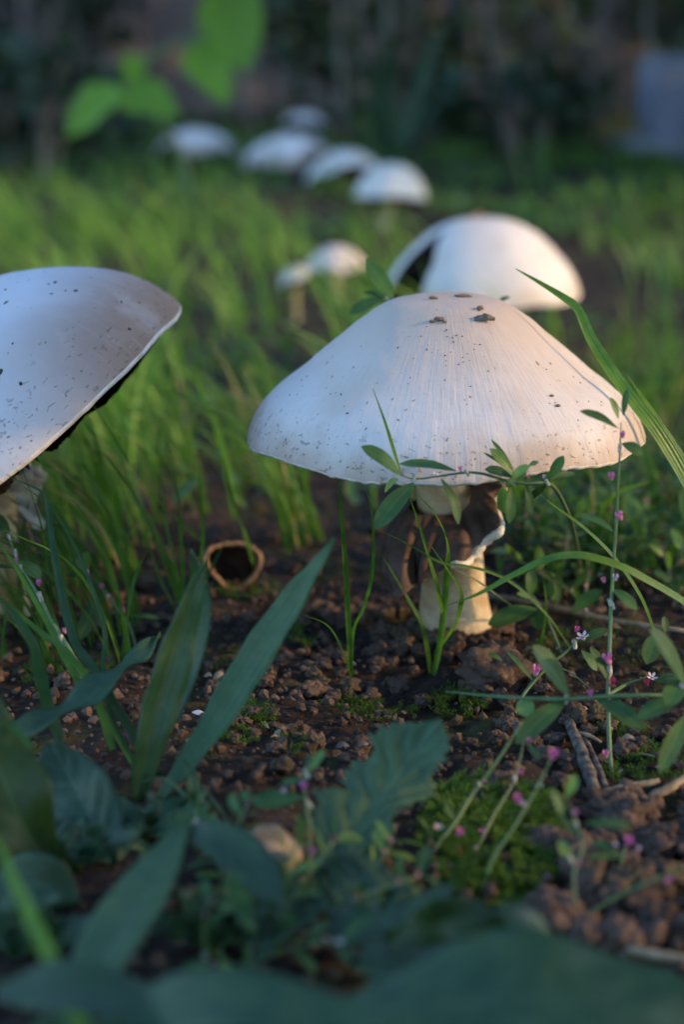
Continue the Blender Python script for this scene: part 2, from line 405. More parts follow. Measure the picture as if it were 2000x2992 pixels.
# ------------------------------------------------------------------ mushrooms
_pc = {}
def pch(rp, zp, r):
    k = (tuple(rp), tuple(zp))
    if k not in _pc:
        A = spline(list(zip(rp, zp)), 300); o = np.argsort(A[:, 0], kind='stable'); _pc[k] = (A[o, 0], A[o, 1])
    return np.interp(r, *_pc[k])
def cap_parts(root, name, Rr, prof, mat, rot, centre, na=200, nr=56, wob=0.02, zw=0.0015, seed=0.0, th=0.0045, notch=None, gills=130, gill_depth=0.004, ruff=0.0, base=None):
    """prof: list of (r/R, z/R) from the crown to the rim; local frame, z along the cap's axis"""
    rp = [p[0] for p in prof]; zp = [p[1]*Rr for p in prof]
    rows = list(np.linspace(0.0, 0.86, int(nr*0.7)))+list(np.linspace(0.875, 1.0, nr-int(nr*0.7)))
    ztop = [float(pch(rp, zp, r)) for r in rows]
    prof_t = [(r, z) for r, z in zip(rows, ztop)]
    zr = ztop[-1]
    lip = [(0.997, zr-0.010*Rr), (0.988, zr-0.019*Rr), (0.970, zr-0.018*Rr)]
    under = [(r, float(pch(rp, zp, r))-th*(0.5+0.5*(1-r))) for r in np.linspace(0.93, 0.03, 14)]
    allp = prof_t+lip+under; nt_ = len(prof_t); nl = len(lip)
    L = root.location; V, Fc, mi = [], [], []
    ph0 = math.pi/2
    def dev(a, r):
        w_ = wob*(math.sin(2*a+seed)+0.6*math.sin(3*a+1.3*seed+1)+0.3*math.sin(7*a+seed*2))
        z_ = zw*(math.sin(2*a+seed*1.7+0.5)+0.6*math.sin(5*a+seed)+0.35*math.sin(9*a-seed))
        return 1+w_*r**2, z_*r**3
    def pt(a, r, z, fine=True):
        k, dz = dev(a, r)
        if ruff and r > 0.9: k *= 1+0.005*(r-0.9)/0.1*noise.noise((math.cos(a)*26, math.sin(a)*26, seed+z*200))
        x, y = math.cos(a)*r*Rr*k, math.sin(a)*r*Rr*k
        if fine: z += 0.0006*noise.noise((x*60, y*60, z*60+seed))+0.00018*noise.noise((x*260, y*260, z*260+seed))*min(1, r*2)
        if ruff and r > 0.95: z -= ruff*max(0, noise.noise((math.cos(a)*18, math.sin(a)*18, seed)))
        return Vector((x, y, z+dz))
    for j, (r, z) in enumerate(allp):
        for i in range(na):
            a = ph0+2*math.pi*i/na
            V.append(pt(a, max(r, 1e-4), z))
    def cut(j, i):
        if not notch: return False
        r = allp[j][0]; a = (math.degrees(ph0+2*math.pi*(i+0.5)/na)) % 360
        c, wd, r0 = notch
        d = abs((a-c+180) % 360-180)
        return r > r0 and d < wd*min(1, (r-r0)/0.35)
    for j in range(len(allp)-1):
        for i in range(na):
            if cut(j, i): continue
            i2 = (i+1) % na
            Fc.append((j*na+i, (j+1)*na+i, (j+1)*na+i2, j*na+i2))
            mi.append(0 if j < nt_-1 else (1 if j < nt_+nl-1 else 2))
    me = mesh(name, V, Fc, [mat, M['rim'], M['gill']], mi=mi)
    o = obj(name, me, root)
    o.matrix_local = Matrix.Translation(Vector(centre)-L) @ rot.to_4x4()
    # gills: radial plates under the cap
    V, Fc = [], []
    for i in range(gills):
        a = 2*math.pi*i/gills
        if notch and abs((math.degrees(a)-notch[0]+180) % 360-180) < notch[1]*0.8: continue
        rr = np.linspace(0.16 if i % 2 == 0 else 0.45, 0.965, 9); b0 = len(V)
        gd = gill_depth*(0.8+0.5*random.random())
        for r in rr:
            zt = float(pch(rp, zp, r))-th*(0.5+0.5*(1-r)); k = min(1, (1-r)/0.35+0.03)
            lo = min(zt-0.001, zr+0.05*Rr*(1-r)) - gd*k
            V.append(pt(a, r, zt+0.0004, False)); V.append(pt(a+0.004, r, lo, False)); V.append(pt(a+0.012, r, zt+0.0004, False))
        for q in range(len(rr)-1):
            s = b0+3*q
            Fc += [(s, s+3, s+4, s+1), (s+1, s+4, s+5, s+2)]
    g = obj('gills', mesh('gills', V, Fc, M['gill']), o); tag(g, kind='stuff')
    return o
def flecks(cap, n, smin, smax, seed, mat, keep=None):
    fr = random.Random(seed); ps = [p for p in cap.data.polygons if p.material_index == 0 and (keep is None or keep(p.center))]
    ch = fr.choices(ps, weights=[p.area for p in ps], k=n); V, Fc = [], []
    for p in ch:
        c, nn = Vector(p.center), Vector(p.normal); a = nn.orthogonal().normalized(); b = nn.cross(a); s_ = smin+(smax-smin)*fr.random()**2.5
        th0 = fr.uniform(0, 6.28); el = fr.uniform(1.0, 2.2); o = len(V); k = 7
        ca, sa = math.cos(th0), math.sin(th0)
        for q in range(k):
            t = 2*math.pi*q/k; rr = s_*fr.uniform(.6, 1.15); x, y = math.cos(t)*rr*el, math.sin(t)*rr
            V.append(c+a*(x*ca-y*sa)+b*(x*sa+y*ca)-nn*s_*0.15)
        V.append(c+nn*s_*fr.uniform(.25, .6))
        for q in range(k): Fc.append((o+q, o+(q+1) % k, o+k))
    return tag(obj('flecks', mesh('flecks', V, Fc, mat), cap), kind='stuff')
def stipe_part(root, pts, radii, name='stem', sides=28, n=40, rough=0.05):
    V, Fc = tube(pts, radii, n, sides, rough)
    return child(name, V, Fc, M['stipe'], root)
I3 = Matrix.Identity(3)

# --- big mushroom in focus
MC = P(1298, 1268, 0.382)
big = empty('mushroom', (0.030, 0.392, gz(0.030, 0.392)))
tag(big, 'large white mushroom with conical cap, torn brown ring and cream stem in bare soil', 'mushroom')
PROF = [(0, 0.712), (0.10, 0.709), (0.19, 0.698), (0.30, 0.668), (0.42, 0.590), (0.52, 0.503), (0.63, 0.410), (0.73, 0.325), (0.82, 0.255), (0.90, 0.182), (0.96, 0.10), (1.0, 0.0)]
main_cap = cap_parts(big, 'cap', 0.0497, PROF, M['cap_main'], I3, MC, na=420, nr=110, wob=0.008, zw=0.0009, seed=1.1, gills=160, ruff=0.0008)
flecks(main_cap, 60, .00008, .00042, 3, M['fleck'])
flecks(main_cap, 420, .0001, .00055, 4, M['pale_fleck'], lambda c: math.hypot(c.x, c.y) > 0.030)
base = P(1335, 1905, 0.392)
stipe_part(big, [P(1295, 1330, 0.382), P(1297, 1430, 0.382), P(1318, 1600, 0.385), P(1328, 1760, 0.389), P(1336, 1860, 0.391), P(1338, 1920, 0.392)],
           [0.0074, 0.0070, 0.0074, 0.0082, 0.0096, 0.0098], rough=0.10, n=60)
# ring: brown sheet that hangs round the stem
cols = [((1195, 1488, .377), (1146, 1736, .364)), ((1208, 1494, .376), (1172, 1744, .361)), ((1222, 1499, .375), (1203, 1714, .362)),
        ((1240, 1503, .3745), (1224, 1690, .369)), ((1262, 1506, .374), (1240, 1704, .363)), ((1292, 1505, .374), (1290, 1668, .362)),
        ((1320, 1502, .374), (1327, 1648, .363)), ((1346, 1496, .3745), (1369, 1634, .366)), ((1364, 1480, .375), (1410, 1610, .366)),
        ((1374, 1455, .376), (1436, 1575, .367)), ((1380, 1435, .377), (1445, 1537, .369)), ((1384, 1415, .378), (1455, 1508, .372)),
        ((1386, 1405, .380), (1450, 1470, .377)), ((1384, 1400, .384), (1450, 1420, .384)), ((1370, 1420, .388), (1430, 1480, .396)),
        ((1330, 1440, .390), (1350, 1530, .402)), ((1270, 1450, .390), (1250, 1560, .402)), ((1215, 1460, .386), (1170, 1600, .396)), ((1195, 1480, .380), (1140, 1690, .378)), ((1195, 1488, .377), (1146, 1736, .364))]
ni, nc = 14, 120
IN = spline([P(*c[0]) for c in cols], nc); OUT = spline([P(*c[1]) for c in cols], nc)
V, Fc = [], []
for i in range(nc):
    a, b_ = Vector(IN[i]), Vector(OUT[i]); f = i/(nc-1)
    outd = ((a+b_)/2-Vector((MC.x+0.002, 0.384, (a.z+b_.z)/2))); outd.z = 0; outd.normalize()
    for j in range(ni):
        u = j/(ni-1)
        p = a.lerp(b_, u)+outd*(0.0035*math.sin(math.pi*u)+0.0021*u*math.sin(f*62)+0.0008*math.sin(math.pi*u*0.8)*math.sin(f*138+1))
        p += Vector((0, 0, 1))*(0.0005*u*math.sin(f*95)+0.0004*u*noise.noise((f*70, 2, 2)))
        p += Vector((noise.noise((f*40, u*3, 1)), noise.noise((f*40, u*3, 5)), 0))*0.0003
        V.append(p)
for i in range(nc-1):
    for j in range(ni-1):
        Fc.append((i*ni+j, i*ni+j+1, (i+1)*ni+j+1, (i+1)*ni+j))
ring = child('ring', V, Fc, M['ring'], big)
edge_pts = [V[i*ni+ni-1] for i in range(int(nc*0.20), int(nc*0.70), 2)]
Ve, Fe = tube(edge_pts, [0.0008, 0.0013, 0.0009, 0.0010, 0.0009, 0.0011, 0.0009, 0.0006], 110, 8, 0.5)
child('ring_edge', Ve, Fe, M['ring_edge'], ring)

# --- tilted speckled mushroom at the left
LY = 0.405
lb = G(60, 1800)
left = empty('mushroom', lb)
tag(left, 'tilted mushroom with pale cap speckled by dark flecks and black gills showing', 'mushroom')
PROF_L = [(0, 0.72), (0.15, 0.71), (0.3, 0.675), (0.45, 0.615), (0.6, 0.53), (0.72, 0.445), (0.82, 0.355), (0.90, 0.26), (0.955, 0.165), (0.985, 0.08), (1.0, 0.0)]
left_cap = cap_parts(left, 'cap', 0.058, PROF_L, M['cap_left'], LROT, P(44, 1290, LY), na=320, nr=80, wob=0.004, zw=0.0004, seed=2.4, gills=170, gill_depth=0.005)
flecks(left_cap, 330, .00012, .0009, 8, M['fleck'])
flecks(left_cap, 500, .0001, .0005, 9, M['pale_fleck'])
stipe_part(left, [P(40, 1270, LY), P(0, 1420, LY), P(-18, 1540, LY+.002), P(-6, 1700, LY+.004), P(10, 1830, LY+.006)], [0.007, 0.0062, 0.0062, 0.0068, 0.0085], rough=0.1)
# ragged remains of its ring
V, Fc = [], []
for i in range(15):
    for j in range(7):
        a = i/14; u = j/6
        p = P(40+80*u+14*math.sin(a*9), 1370+200*a*(0.6+0.4*u)-12*u, LY-0.008-0.006*math.sin(a*7+u*2))
        V.append(p+Vector((noise.noise((i*.6, j*.7, 1)), noise.noise((i*.6, j*.7, 2)), noise.noise((i*.6, j*.7, 3))))*0.0012)
for i in range(14):
    for j in range(6): Fc.append((i*7+j, i*7+j+1, (i+1)*7+j+1, (i+1)*7+j))
child('ring', V, Fc, M['ring_edge'], left)

# --- mushroom just behind the big one, its cap split open
PROF_B = [(0, 0.78), (0.15, 0.775), (0.3, 0.745), (0.45, 0.68), (0.6, 0.575), (0.72, 0.46), (0.82, 0.345), (0.90, 0.235), (0.96, 0.12), (1.0, 0.0)]
BY = 0.80
bc = P(1408, 862, BY); bb = Vector((bc.x, BY, gz(bc.x, BY)))
back = empty('mushroom', bb)
tag(back, 'creamy domed mushroom with a dark split in its cap, behind the conical one', 'mushroom')
cap_parts(back, 'cap', 0.0505, PROF_B, M['cap_far'], I3, bc, na=200, nr=50, wob=0.008, seed=0.4, notch=(211, 17, 0.42), gills=110)
stipe_part(back, [bc+Vector((0, 0, 0.025)), bc+Vector((0, 0, -0.01)), bb+Vector((0, 0, 0.01)), bb+Vector((0, 0, -0.006))], [0.009, 0.008, 0.009, 0.011])
t_ = P(1392, 640, BY)
V, Fc = tube([t_+Vector((-.004, 0, -.001)), t_+Vector((0, 0, .0012)), t_+Vector((.002, 0, .002)), t_+Vector((.004, 0, -.001))], [0.001, 0.0016, 0.0014, 0.0005], 12, 8, 0.5)
tag(obj('bark_flake', mesh('bark_flake', V, Fc, M['cup'])), 'small orange brown flake on the crown of the split creamy mushroom', 'flake')

FLAT = [(0, 0.60), (0.2, 0.58), (0.4, 0.52), (0.6, 0.42), (0.78, 0.28), (0.9, 0.15), (1.0, 0.0)]
DOME = [(0, 0.72), (0.2, 0.70), (0.4, 0.63), (0.6, 0.51), (0.78, 0.35), (0.9, 0.19), (1.0, 0.0)]
def far_mush(px0, px1, pyrim, Y, prof, mat, label, seed, tilt=(0.0, 1.0, 0.1), group=None, zw=0.003, basepx=None):
    c = P((px0+px1)/2, pyrim, Y); Rr = (px1-px0)/2*mpp((px0+px1)/2, pyrim, Y)
    bx_ = c.x if basepx is None else P(basepx, pyrim, Y).x
    b = Vector((bx_, Y, gz(bx_, Y)))
    r = empty('mushroom', b); tag(r, label, 'mushroom', group)
    cap_parts(r, 'cap', Rr, prof, mat, axis_rot(*tilt), c, na=110, nr=34, wob=0.03, zw=zw, seed=seed, gills=70)
    stipe_part(r, [c+Vector((0, 0, 0.3*Rr)), c.lerp(b, 0.5), b+Vector((0, 0, -0.006))], [Rr*0.16, Rr*0.15, Rr*0.2], n=14, sides=14)
    return r
gname = 'mushrooms growing in the row at the back'
far_mush(440, 692, 454, 2.05, FLAT, M['cap_small'], 'flat wavy mushroom below the bright vine leaves, endmost of the back row', 0.7, (-0.16, 1, 0.12), gname, 0.008)
far_mush(706, 968, 474, 1.98, FLAT, M['cap_small'], 'broad flat lilac white mushroom in the back row, between two others', 2.0, (-0.18, 1, 0.16), gname, 0.007)
far_mush(820, 962, 372, 2.30, FLAT, M['cap_small'], 'small bluish mushroom half hidden behind the back row of mushrooms', 2.9, (0.0, 1, 0.05), gname)
far_mush(888, 1112, 508, 1.80, FLAT, M['cap_small'], 'low white mushroom tilting beside the domed one with a bare stem', 3.7, (-0.22, 1, 0.12), gname)
far_mush(1032, 1252, 585, 1.42, [(0, 0.95), (0.2, 0.93), (0.4, 0.86), (0.6, 0.72), (0.78, 0.52), (0.9, 0.31), (1.0, 0.0)], M['cap_far'], 'small white domed mushroom on a slim bare stem, nearest of the back row', 4.4, (0.05, 1, 0.1), gname, 0.001, 1120)
far_mush(814, 916, 815, 1.00, DOME, M['cap_far'], 'small white button mushroom in the grass beside a beige one', 5.0, (-0.5, 1, 0.3), 'young mushrooms in the grass', 0.001)
far_mush(896, 1066, 780, 1.06, DOME, M['cap_small'], 'beige young mushroom in the grass behind a small white button', 5.9, (-0.1, 1, 0.3), 'young mushrooms in the grass', 0.001)

# debris on the big cap
bpy.context.view_layer.update()
mw = main_cap.matrix_world if main_cap.matrix_world.translation.length > 0 else Matrix.Translation(MC)
bvh = BVHTree.FromPolygons([Matrix.Translation(MC) @ v.co for v in main_cap.data.vertices], [tuple(p.vertices) for p in main_cap.data.polygons])
def rock_mesh(name, rad, mat, seed, sub=2, rough=0.35, flat=0.8, fq=1.6):
    import bmesh
    bm = bmesh.new(); bmesh.ops.create_icosphere(bm, subdivisions=sub, radius=1.0)
    for v in bm.verts:
        p = v.co*fq+Vector((seed*7.1, seed*3.3, seed))
        k = 1+rough*noise.noise(p)+rough*0.55*noise.noise(p*2.3)+rough*0.4*noise.noise(p*5.1)
        v.co *= k*rad; v.co.z *= flat
    me = bpy.data.meshes.new(name); bm.to_mesh(me); bm.free(); me.materials.append(mat)
    me.polygons.foreach_set('use_smooth', [True]*len(me.polygons)); return me
def on_cap(px, py):
    h = bvh.ray_cast(Vector((0, 0, CAM_H)), ray(px, py).normalized())
    return (h[0], h[1]) if h[0] else (P(px, py, 0.38), Vector((0, 0, 1)))
for px, py, r, sx, lab in [(1402, 905, .0013, 1.0, 'round soil crumb near the crown of the conical mushroom cap, casting a shadow'),
                           (1262, 942, .0008, 1.2, 'small dark soil crumb on the conical cap, left of a wet looking cluster'),
                           (1285, 936, .0012, 1.5, 'wide cluster of dark soil grains below the crown of the conical cap'),
                           (1300, 943, .0007, 1.0, 'tiny soil grain at the end of the dark cluster on the conical cap'),
                           (1630, 1187, .00075, 1.0, 'single olive brown grain low on the sunlit flank of the conical cap'),
                           (1612, 1158, .0006, 1.3, 'tiny dark flake above the olive brown grain on the conical cap'),
                           (1352, 868, .0010, 3.0, 'thin dark crust along the very top of the conical cap'),
                           (1268, 874, .0009, 1.8, 'small crust at the crown edge of the conical cap beside a white scar')]:
    h, nn = on_cap(px, py)
    o = obj('soil_crumb', rock_mesh('soil_crumb', r*0.7, M['crumb'], px*0.37, 2, 0.5)); o.location = h+nn*r*0.35
    o.scale = (sx, 1, 0.8 if sx < 2 else 0.6)
    tag(o, lab, 'soil crumb', 'crumbs of soil on the big mushroom cap')
h, nn = on_cap(1418, 941)
V, Fc = tube([h+Vector((-.0025, 0, .0006)), h+Vector((0, 0, .0008))+nn*.0004, h+Vector((.0022, 0, .0002))+nn*.0006], [.0006, .0010, .0004], 12, 7, 0.5)
tag(obj('bark_flake', mesh('bark_flake', V, Fc, M['twig'])), 'flat bark flake lying just below the round crumb on the conical cap', 'flake')
for i in range(46):
    px, py = random.gauss(1290, 70), random.gauss(1010, 60)
    hit = bvh.ray_cast(Vector((0, 0, CAM_H)), ray(px, py).normalized())
    if i == 0: gm = rock_mesh('soil_grain', 1.0, M['crumb'], 3.1, 1, 0.4)
    if not hit[0]: continue
    o = obj('soil_grain', gm); s = random.uniform(.00008, .00024); o.scale = (s, s, s); o.location = hit[0]+hit[1]*s*0.4
    tag(o, 'pinhead grain of soil sprinkled below the crown of the conical cap', 'soil grain', 'pinhead grains sprinkled on the big cap')

# ------------------------------------------------------------------ grass
def blade_geo(pts, wpx, face=TOCAM, n=None, fold=0.35, prof=GRASSW, roll=None):
    W = [P(*p) for p in pts]; n = n or max(8, 4*len(pts)); m = mpp(*pts[len(pts)//2])*wpx/2
    ww = [m*k for k in prof]
    return leafgeo(W, ww, ww, face, n, 1, fold, roll=roll)
def tuft(name, label, base, blades, mat='grass', group=None, cat='grass'):
    """blades: list of (points base..tip in (px, py, Y), width px [, material])"""
    bp = P(*base); r = empty(name, bp); tag(r, label, cat, group)
    for b in blades:
        V, Fc, UV = blade_geo(b[0], b[1]); child('blade', V, Fc, M[b[2] if len(b) > 2 else mat], r, uv=UV)
    return r
gp = lambda px, py: G(px, py).y
Y0 = gp(1272, 1962)
tuft('grass_tuft', 'upright grass tuft with splayed blades in front of the cream mushroom stem', (1272, 1965, Y0), [
    ([(1268, 1972, Y0), (1285, 1890, Y0-.001), (1297, 1790, Y0-.004), (1306, 1690, Y0-.008), (1308, 1610, Y0-.012), (1296, 1550, Y0-.016), (1262, 1490, Y0-.021), (1228, 1455, Y0-.025), (1205, 1430, Y0-.028)], 20),
    ([(1293, 1790, Y0-.005), (1272, 1700, Y0-.009), (1245, 1610, Y0-.014), (1215, 1510, Y0-.020), (1185, 1425, Y0-.026), (1160, 1350, Y0-.031), (1125, 1235, Y0-.035), (1090, 1135, Y0-.037)], 23),
    ([(1285, 1890, Y0-.002), (1310, 1862, Y0-.004), (1336, 1815, Y0-.007), (1348, 1765, Y0-.010), (1344, 1722, Y0-.012), (1318, 1681, Y0-.014), (1286, 1633, Y0-.017), (1251, 1582, Y0-.020)], 15),
    ([(1258, 1968, Y0+.001), (1250, 1900, Y0), (1232, 1825, Y0-.001), (1193, 1751, Y0-.003), (1149, 1677, Y0-.006), (1114, 1617, Y0-.009)], 15),
    ([(1268, 1972, Y0), (1300, 1990, Y0-.006), (1310, 2040, Y0-.009)], 5, 'grass_pale')])
Y1 = gp(1028, 1985)
tuft('grass_tuft', 'pair of slim grass blades rising to the rim of the conical cap', (1028, 1985, Y1), [
    ([(1028, 1990, Y1), (1022, 1880, Y1-.001), (1014, 1730, Y1-.004), (1003, 1560, Y1-.009), (992, 1430, Y1-.012), (980, 1340, Y1-.010)], 17),
    ([(1026, 1985, Y1), (1032, 1850, Y1-.003), (1062, 1780, Y1-.006), (1086, 1690, Y1-.008), (1092, 1570, Y1-.011), (1082, 1470, Y1-.013), (1058, 1410, Y1-.012)], 12),
    ([(1028, 1985, Y1), (1005, 1910, Y1-.004), (960, 1830, Y1-.008), (885, 1795, Y1-.012)], 8)])
def single(label, pts, wpx, mat='grass', face=TOCAM, roll=None, name='grass_plant', group=None):
    V, Fc, UV = blade_geo(pts, wpx, face, roll=roll); r = empty(name, P(*pts[0]))
    child('blade', V, Fc, M[mat], r, uv=UV)
    return tag(r, label, 'grass', group)
single('long kinked grass blade arching over the sunlit edge of the conical cap', [(2120, 1640, .365), (2000, 1400, .362), (1920, 1265, .362), (1850, 1172, .364), (1780, 1075, .367), (1725, 985, .370), (1690, 905, .372), (1650, 872, .374), (1580, 828, .377), (1508, 786, .380)], 44, roll=0.5)
single('second long grass blade running alongside the kinked one by the conical cap', [(2130, 1600, .372), (2010, 1370, .368), (1930, 1240, .368), (1870, 1150, .370), (1830, 1090, .372)], 30)
single('broad grass blade arching low across the cream mushroom stem', [(2080, 1830, .325), (2000, 1762, .322), (1900, 1702, .319), (1800, 1652, .317), (1690, 1624, .316), (1600, 1636, .316), (1500, 1682, .317), (1400, 1736, .318), (1300, 1772, .320)], 32)
single('thin grass blade crossing the brown ring from the knotweed on the ground', [(1670, 1900, gp(1670, 1900)), (1600, 1800, .362), (1512, 1716, .358), (1440, 1676, .355), (1360, 1655, .352), (1290, 1645, .350), (1220, 1606, .351), (1150, 1568, .353), (1098, 1548, .355)], 14)
single('pale dry grass blade lying against the cream mushroom stem', [(1520, 1790, gp(1520, 1860)), (1460, 1745, .366), (1390, 1695, .362), (1315, 1655, .358)], 13, 'grass_pale')
single('narrow grass blade sloping down from the knotweed tip under the conical cap', [(1915, 1850, .352), (1870, 1740, .348), (1795, 1630, .345), (1710, 1545, .343), (1620, 1478, .342), (1540, 1412, .340)], 16)
single('short upright grass blade beside the lit side of the cream stem', [(1575, 1910, gp(1575, 1910)), (1590, 1830, .366), (1597, 1760, .364), (1588, 1688, .362)], 9)
# left foreground blades
YL = gp(440, 2270)
tuft('grass_tuft', 'tall bent grass tuft leaning in front of the tilted speckled mushroom', (430, 2300, gp(430, 2300)), [
    ([(440, 2300, YL-.003), (400, 2170, YL), (330, 2050, YL+.004), (271, 1950, YL+.008), (223, 1888, YL+.011), (198, 1808, YL+.014), (179, 1728, YL+.018), (156, 1601, YL+.023), (140, 1492, YL+.028), (134, 1452, YL+.029), (110, 1430, YL+.029), (60, 1408, YL+.029), (18, 1386, YL+.029)], 27, 'grass_teal'),
    ([(430, 2290, YL-.003), (330, 2100, YL+.003), (303, 1960, YL+.010), (308, 1850, YL+.014), (293, 1792, YL+.017), (271, 1722, YL+.020), (239, 1642, YL+.024), (207, 1575, YL+.027), (166, 1505, YL+.030), (128, 1464, YL+.031), (26, 1392, YL+.032)], 13, 'grass_teal'),
    ([(400, 2250, YL-.001), (300, 2080, YL+.004), (215, 1970, YL+.008), (153, 1847, YL+.012), (105, 1760, YL+.015), (48, 1660, YL+.018), (-30, 1540, YL+.021)], 20),
    ([(330, 2190, YL), (270, 2010, YL+.004), (191, 1904, YL+.006), (128, 1856, YL+.008), (64, 1802, YL+.009), (-30, 1725, YL+.010)], 24)])
single('blue green grass blade curving out of the dark leaves at the plot edge', [(180, 2170, gp(180, 2300)), (140, 2060, .292), (112, 1950, .291), (100, 1890, .291), (72, 1845, .291), (38, 1792, .292), (-20, 1735, .294)], 38, 'grass_teal')
single('thin hooked grass blade standing before the ragged stem of the tilted mushroom', [(150, 1800, gp(150, 1800)), (148, 1713, .372), (136, 1649, .369), (131, 1585, .367), (112, 1505, .366), (93, 1448, .365), (70, 1384, .364), (51, 1320, .363)], 9)
single('bright green curved grass blade rising from the leaves at the plot edge', [(-40, 2060, .262), (40, 2130, .258), (110, 2200, .254)], 30)
Y2 = gp(540, 1800)
tuft('grass_tuft', 'arching grass tuft with a curled tip between the two large caps', (540, 1810, Y2), [
    ([(545, 1815, Y2), (528, 1760, Y2-.001), (508, 1680, Y2-.004), (470, 1590, Y2-.008), (420, 1490, Y2-.012), (360, 1400, Y2-.016), (312, 1335, Y2-.018), (288, 1318, Y2-.018), (275, 1343, Y2-.018)], 17),
    ([(545, 1815, Y2), (500, 1700, Y2-.003), (455, 1580, Y2-.006), (410, 1480, Y2-.009), (385, 1440, Y2-.010)], 10),
    ([(548, 1815, Y2), (536, 1720, Y2), (530, 1600, Y2-.002), (524, 1480, Y2-.004), (500, 1340, Y2-.006)], 11),
    ([(552, 1815, Y2), (566, 1700, Y2-.001), (592, 1600, Y2-.002), (590, 1480, Y2-.003), (578, 1370, Y2-.004)], 11),
    ([(540, 1815, Y2), (560, 1690, Y2-.004), (552, 1580, Y2-.006)], 8),
    ([(552, 1815, Y2), (610, 1680, Y2-.004), (655, 1590, Y2-.006), (672, 1570, Y2-.006)], 12, 'grass_teal'),
    ([(540, 1815, Y2), (490, 1740, Y2), (450, 1640, Y2), (420, 1530, Y2), (405, 1500, Y2)], 8),
    ([(542, 1815, Y2), (510, 1640, Y2+.002), (480, 1500, Y2+.003), (470, 1360, Y2+.004)], 9)])
single('grass blade leaning against the split brown cup', [(745, 1690, gp(745, 1690)), (738, 1640, .432), (715, 1560, .428), (690, 1500, .424), (670, 1420, .420), (655, 1330, .416)], 14)
single('dark grass blade poking over the rim of the speckled cap', [(600, 1590, gp(600, 1590)), (520, 1520, .41), (440, 1440, .395), (370, 1340, .385), (310, 1240, .380), (248, 1150, .378)], 12, 'grass')
rg = random.Random(21)
protos = []
def rand_tuft(rg, nb, hgt, lean, mat, wd=0.00065):
    r = empty('grass_tuft')
    for k in range(nb):
        a = rg.uniform(0, 2*math.pi); h = hgt*rg.uniform(0.55, 1.1)
        dx = lean*h+rg.gauss(0, 0.22)*h; dy = rg.gauss(-0.05, 0.2)*h
        b0 = Vector((math.cos(a)*0.003, math.sin(a)*0.003, -0.004))
        pts = [b0, b0+Vector((dx*0.15, dy*0.15, h*0.35)), b0+Vector((dx*0.45, dy*0.45, h*0.72)), b0+Vector((dx, dy, h*rg.uniform(0.85, 1.02)))]
        ww = [wd*rg.choice((0.5, 0.7, 1.0, 1.5))*q for q in GRASSW]
        V, Fc, UV = leafgeo(pts, ww, ww, Vector((rg.uniform(-.5, .5), -0.6, 0.6)), 9, 1, 0.35)
        obj('blade', mesh('blade', V, Fc, M['straw_blade' if rg.random() < 0.1 else mat], uv=UV), r)
    return r
for i in range(8): protos.append(rand_tuft(rg, rg.randint(5, 9), 0.058, -0.42, 'grass'))
used = set()
def put_tuft(pi, px, py, sc, label, group, rot=0.0):
    p = G(px, py)
    o = protos[pi] if pi not in used else copy_tree(protos[pi]); used.add(pi)
    o.location = p; o.scale = (sc, sc, sc); o.rotation_euler = (0, 0, rot)
    tag(o, label, 'grass', group)
gl1 = 'thin leaning grass tuft in the strip between the tilted speckled cap and the conical cap'
for i in range(26):
    px = rg.uniform(180, 960); py = rg.uniform(1330, 1640)
    if 560 < px < 800 and py > 1500: py -= 200
    put_tuft(i % 8, px, py, rg.uniform(0.6, 1.15), gl1, 'grass tufts between the two large mushrooms', rg.uniform(-.5, .5))
gl2 = 'small grass tuft growing among the knotweed on the sunny side of the conical mushroom'
for i in range(26):
    put_tuft(i % 8, rg.uniform(1480, 2080), rg.uniform(1230, 1720), rg.uniform(0.5, 0.95), gl2, 'grass tufts among the knotweed', rg.uniform(-3, 3))
for i in range(24):
    put_tuft(i % 8, rg.uniform(1640, 2120), rg.uniform(1080, 1420), rg.uniform(0.55, 1.0), 'bright grass tuft standing behind the kinked blade and the knotweed patch', 'grass tufts behind the knotweed patch', rg.uniform(-3, 3))
gl3 = 'thin grass tuft in the shade in front of the tilted speckled mushroom'
for i in range(22):
    put_tuft(i % 8, rg.uniform(-40, 480), rg.uniform(1580, 1960), rg.uniform(0.5, 0.95), gl3, 'grass tufts under the tilted mushroom', rg.uniform(-.6, .6))

def grass_field(name, n, area, hgt, lean, mat, wd, dens=None):
    V, Fc, UV = [], [], []
    c = 0
    while c < n:
        x, y = rg.uniform(*area[0]), rg.uniform(*area[1])
        if dens and rg.random() > dens(x, y): continue
        c += 1
        h = hgt*rg.uniform(0.5, 1.15); dx = lean*h+rg.gauss(0, .34)*h; dy = rg.gauss(0, .3)*h
        b0 = Vector((x, y, gz(x, y)-.004))
        pts = [b0, b0+Vector((dx*0.15, dy*0.15, h*0.4)), b0+Vector((dx*0.5, dy*0.5, h*0.78)), b0+Vector((dx, dy, h))]
        ww = [wd*rg.uniform(.5, 1.5)*q for q in (0.8, 1, 0.8, 0.08)]
        v, f, u = leafgeo(pts, ww, ww, Vector((rg.uniform(-.8, .8), -0.6, 0.5)), 6, 1, 0.3)
        o = len(V); V += v; UV += u; Fc += [tuple(q+o for q in g) for g in f]
    o = obj(name, mesh(name, V, Fc, M[mat], uv=UV)); return o
def dens_l(x, y):
    d = 1.0 if x < -0.02-0.10*(y-0.5) else max(0.0, 1-(x+0.02)/0.16)*0.55
    if y > 1.15: d *= 0.6
    if -0.02 < x < 0.12 and y > 1.15: d *= 0.15
    if -0.06 < x < 0.06 and 0.88 < y < 1.05: d *= 0.3
    return d*(0.03+1.8*max(0, noise.noise((x*16, y*9, 3))))
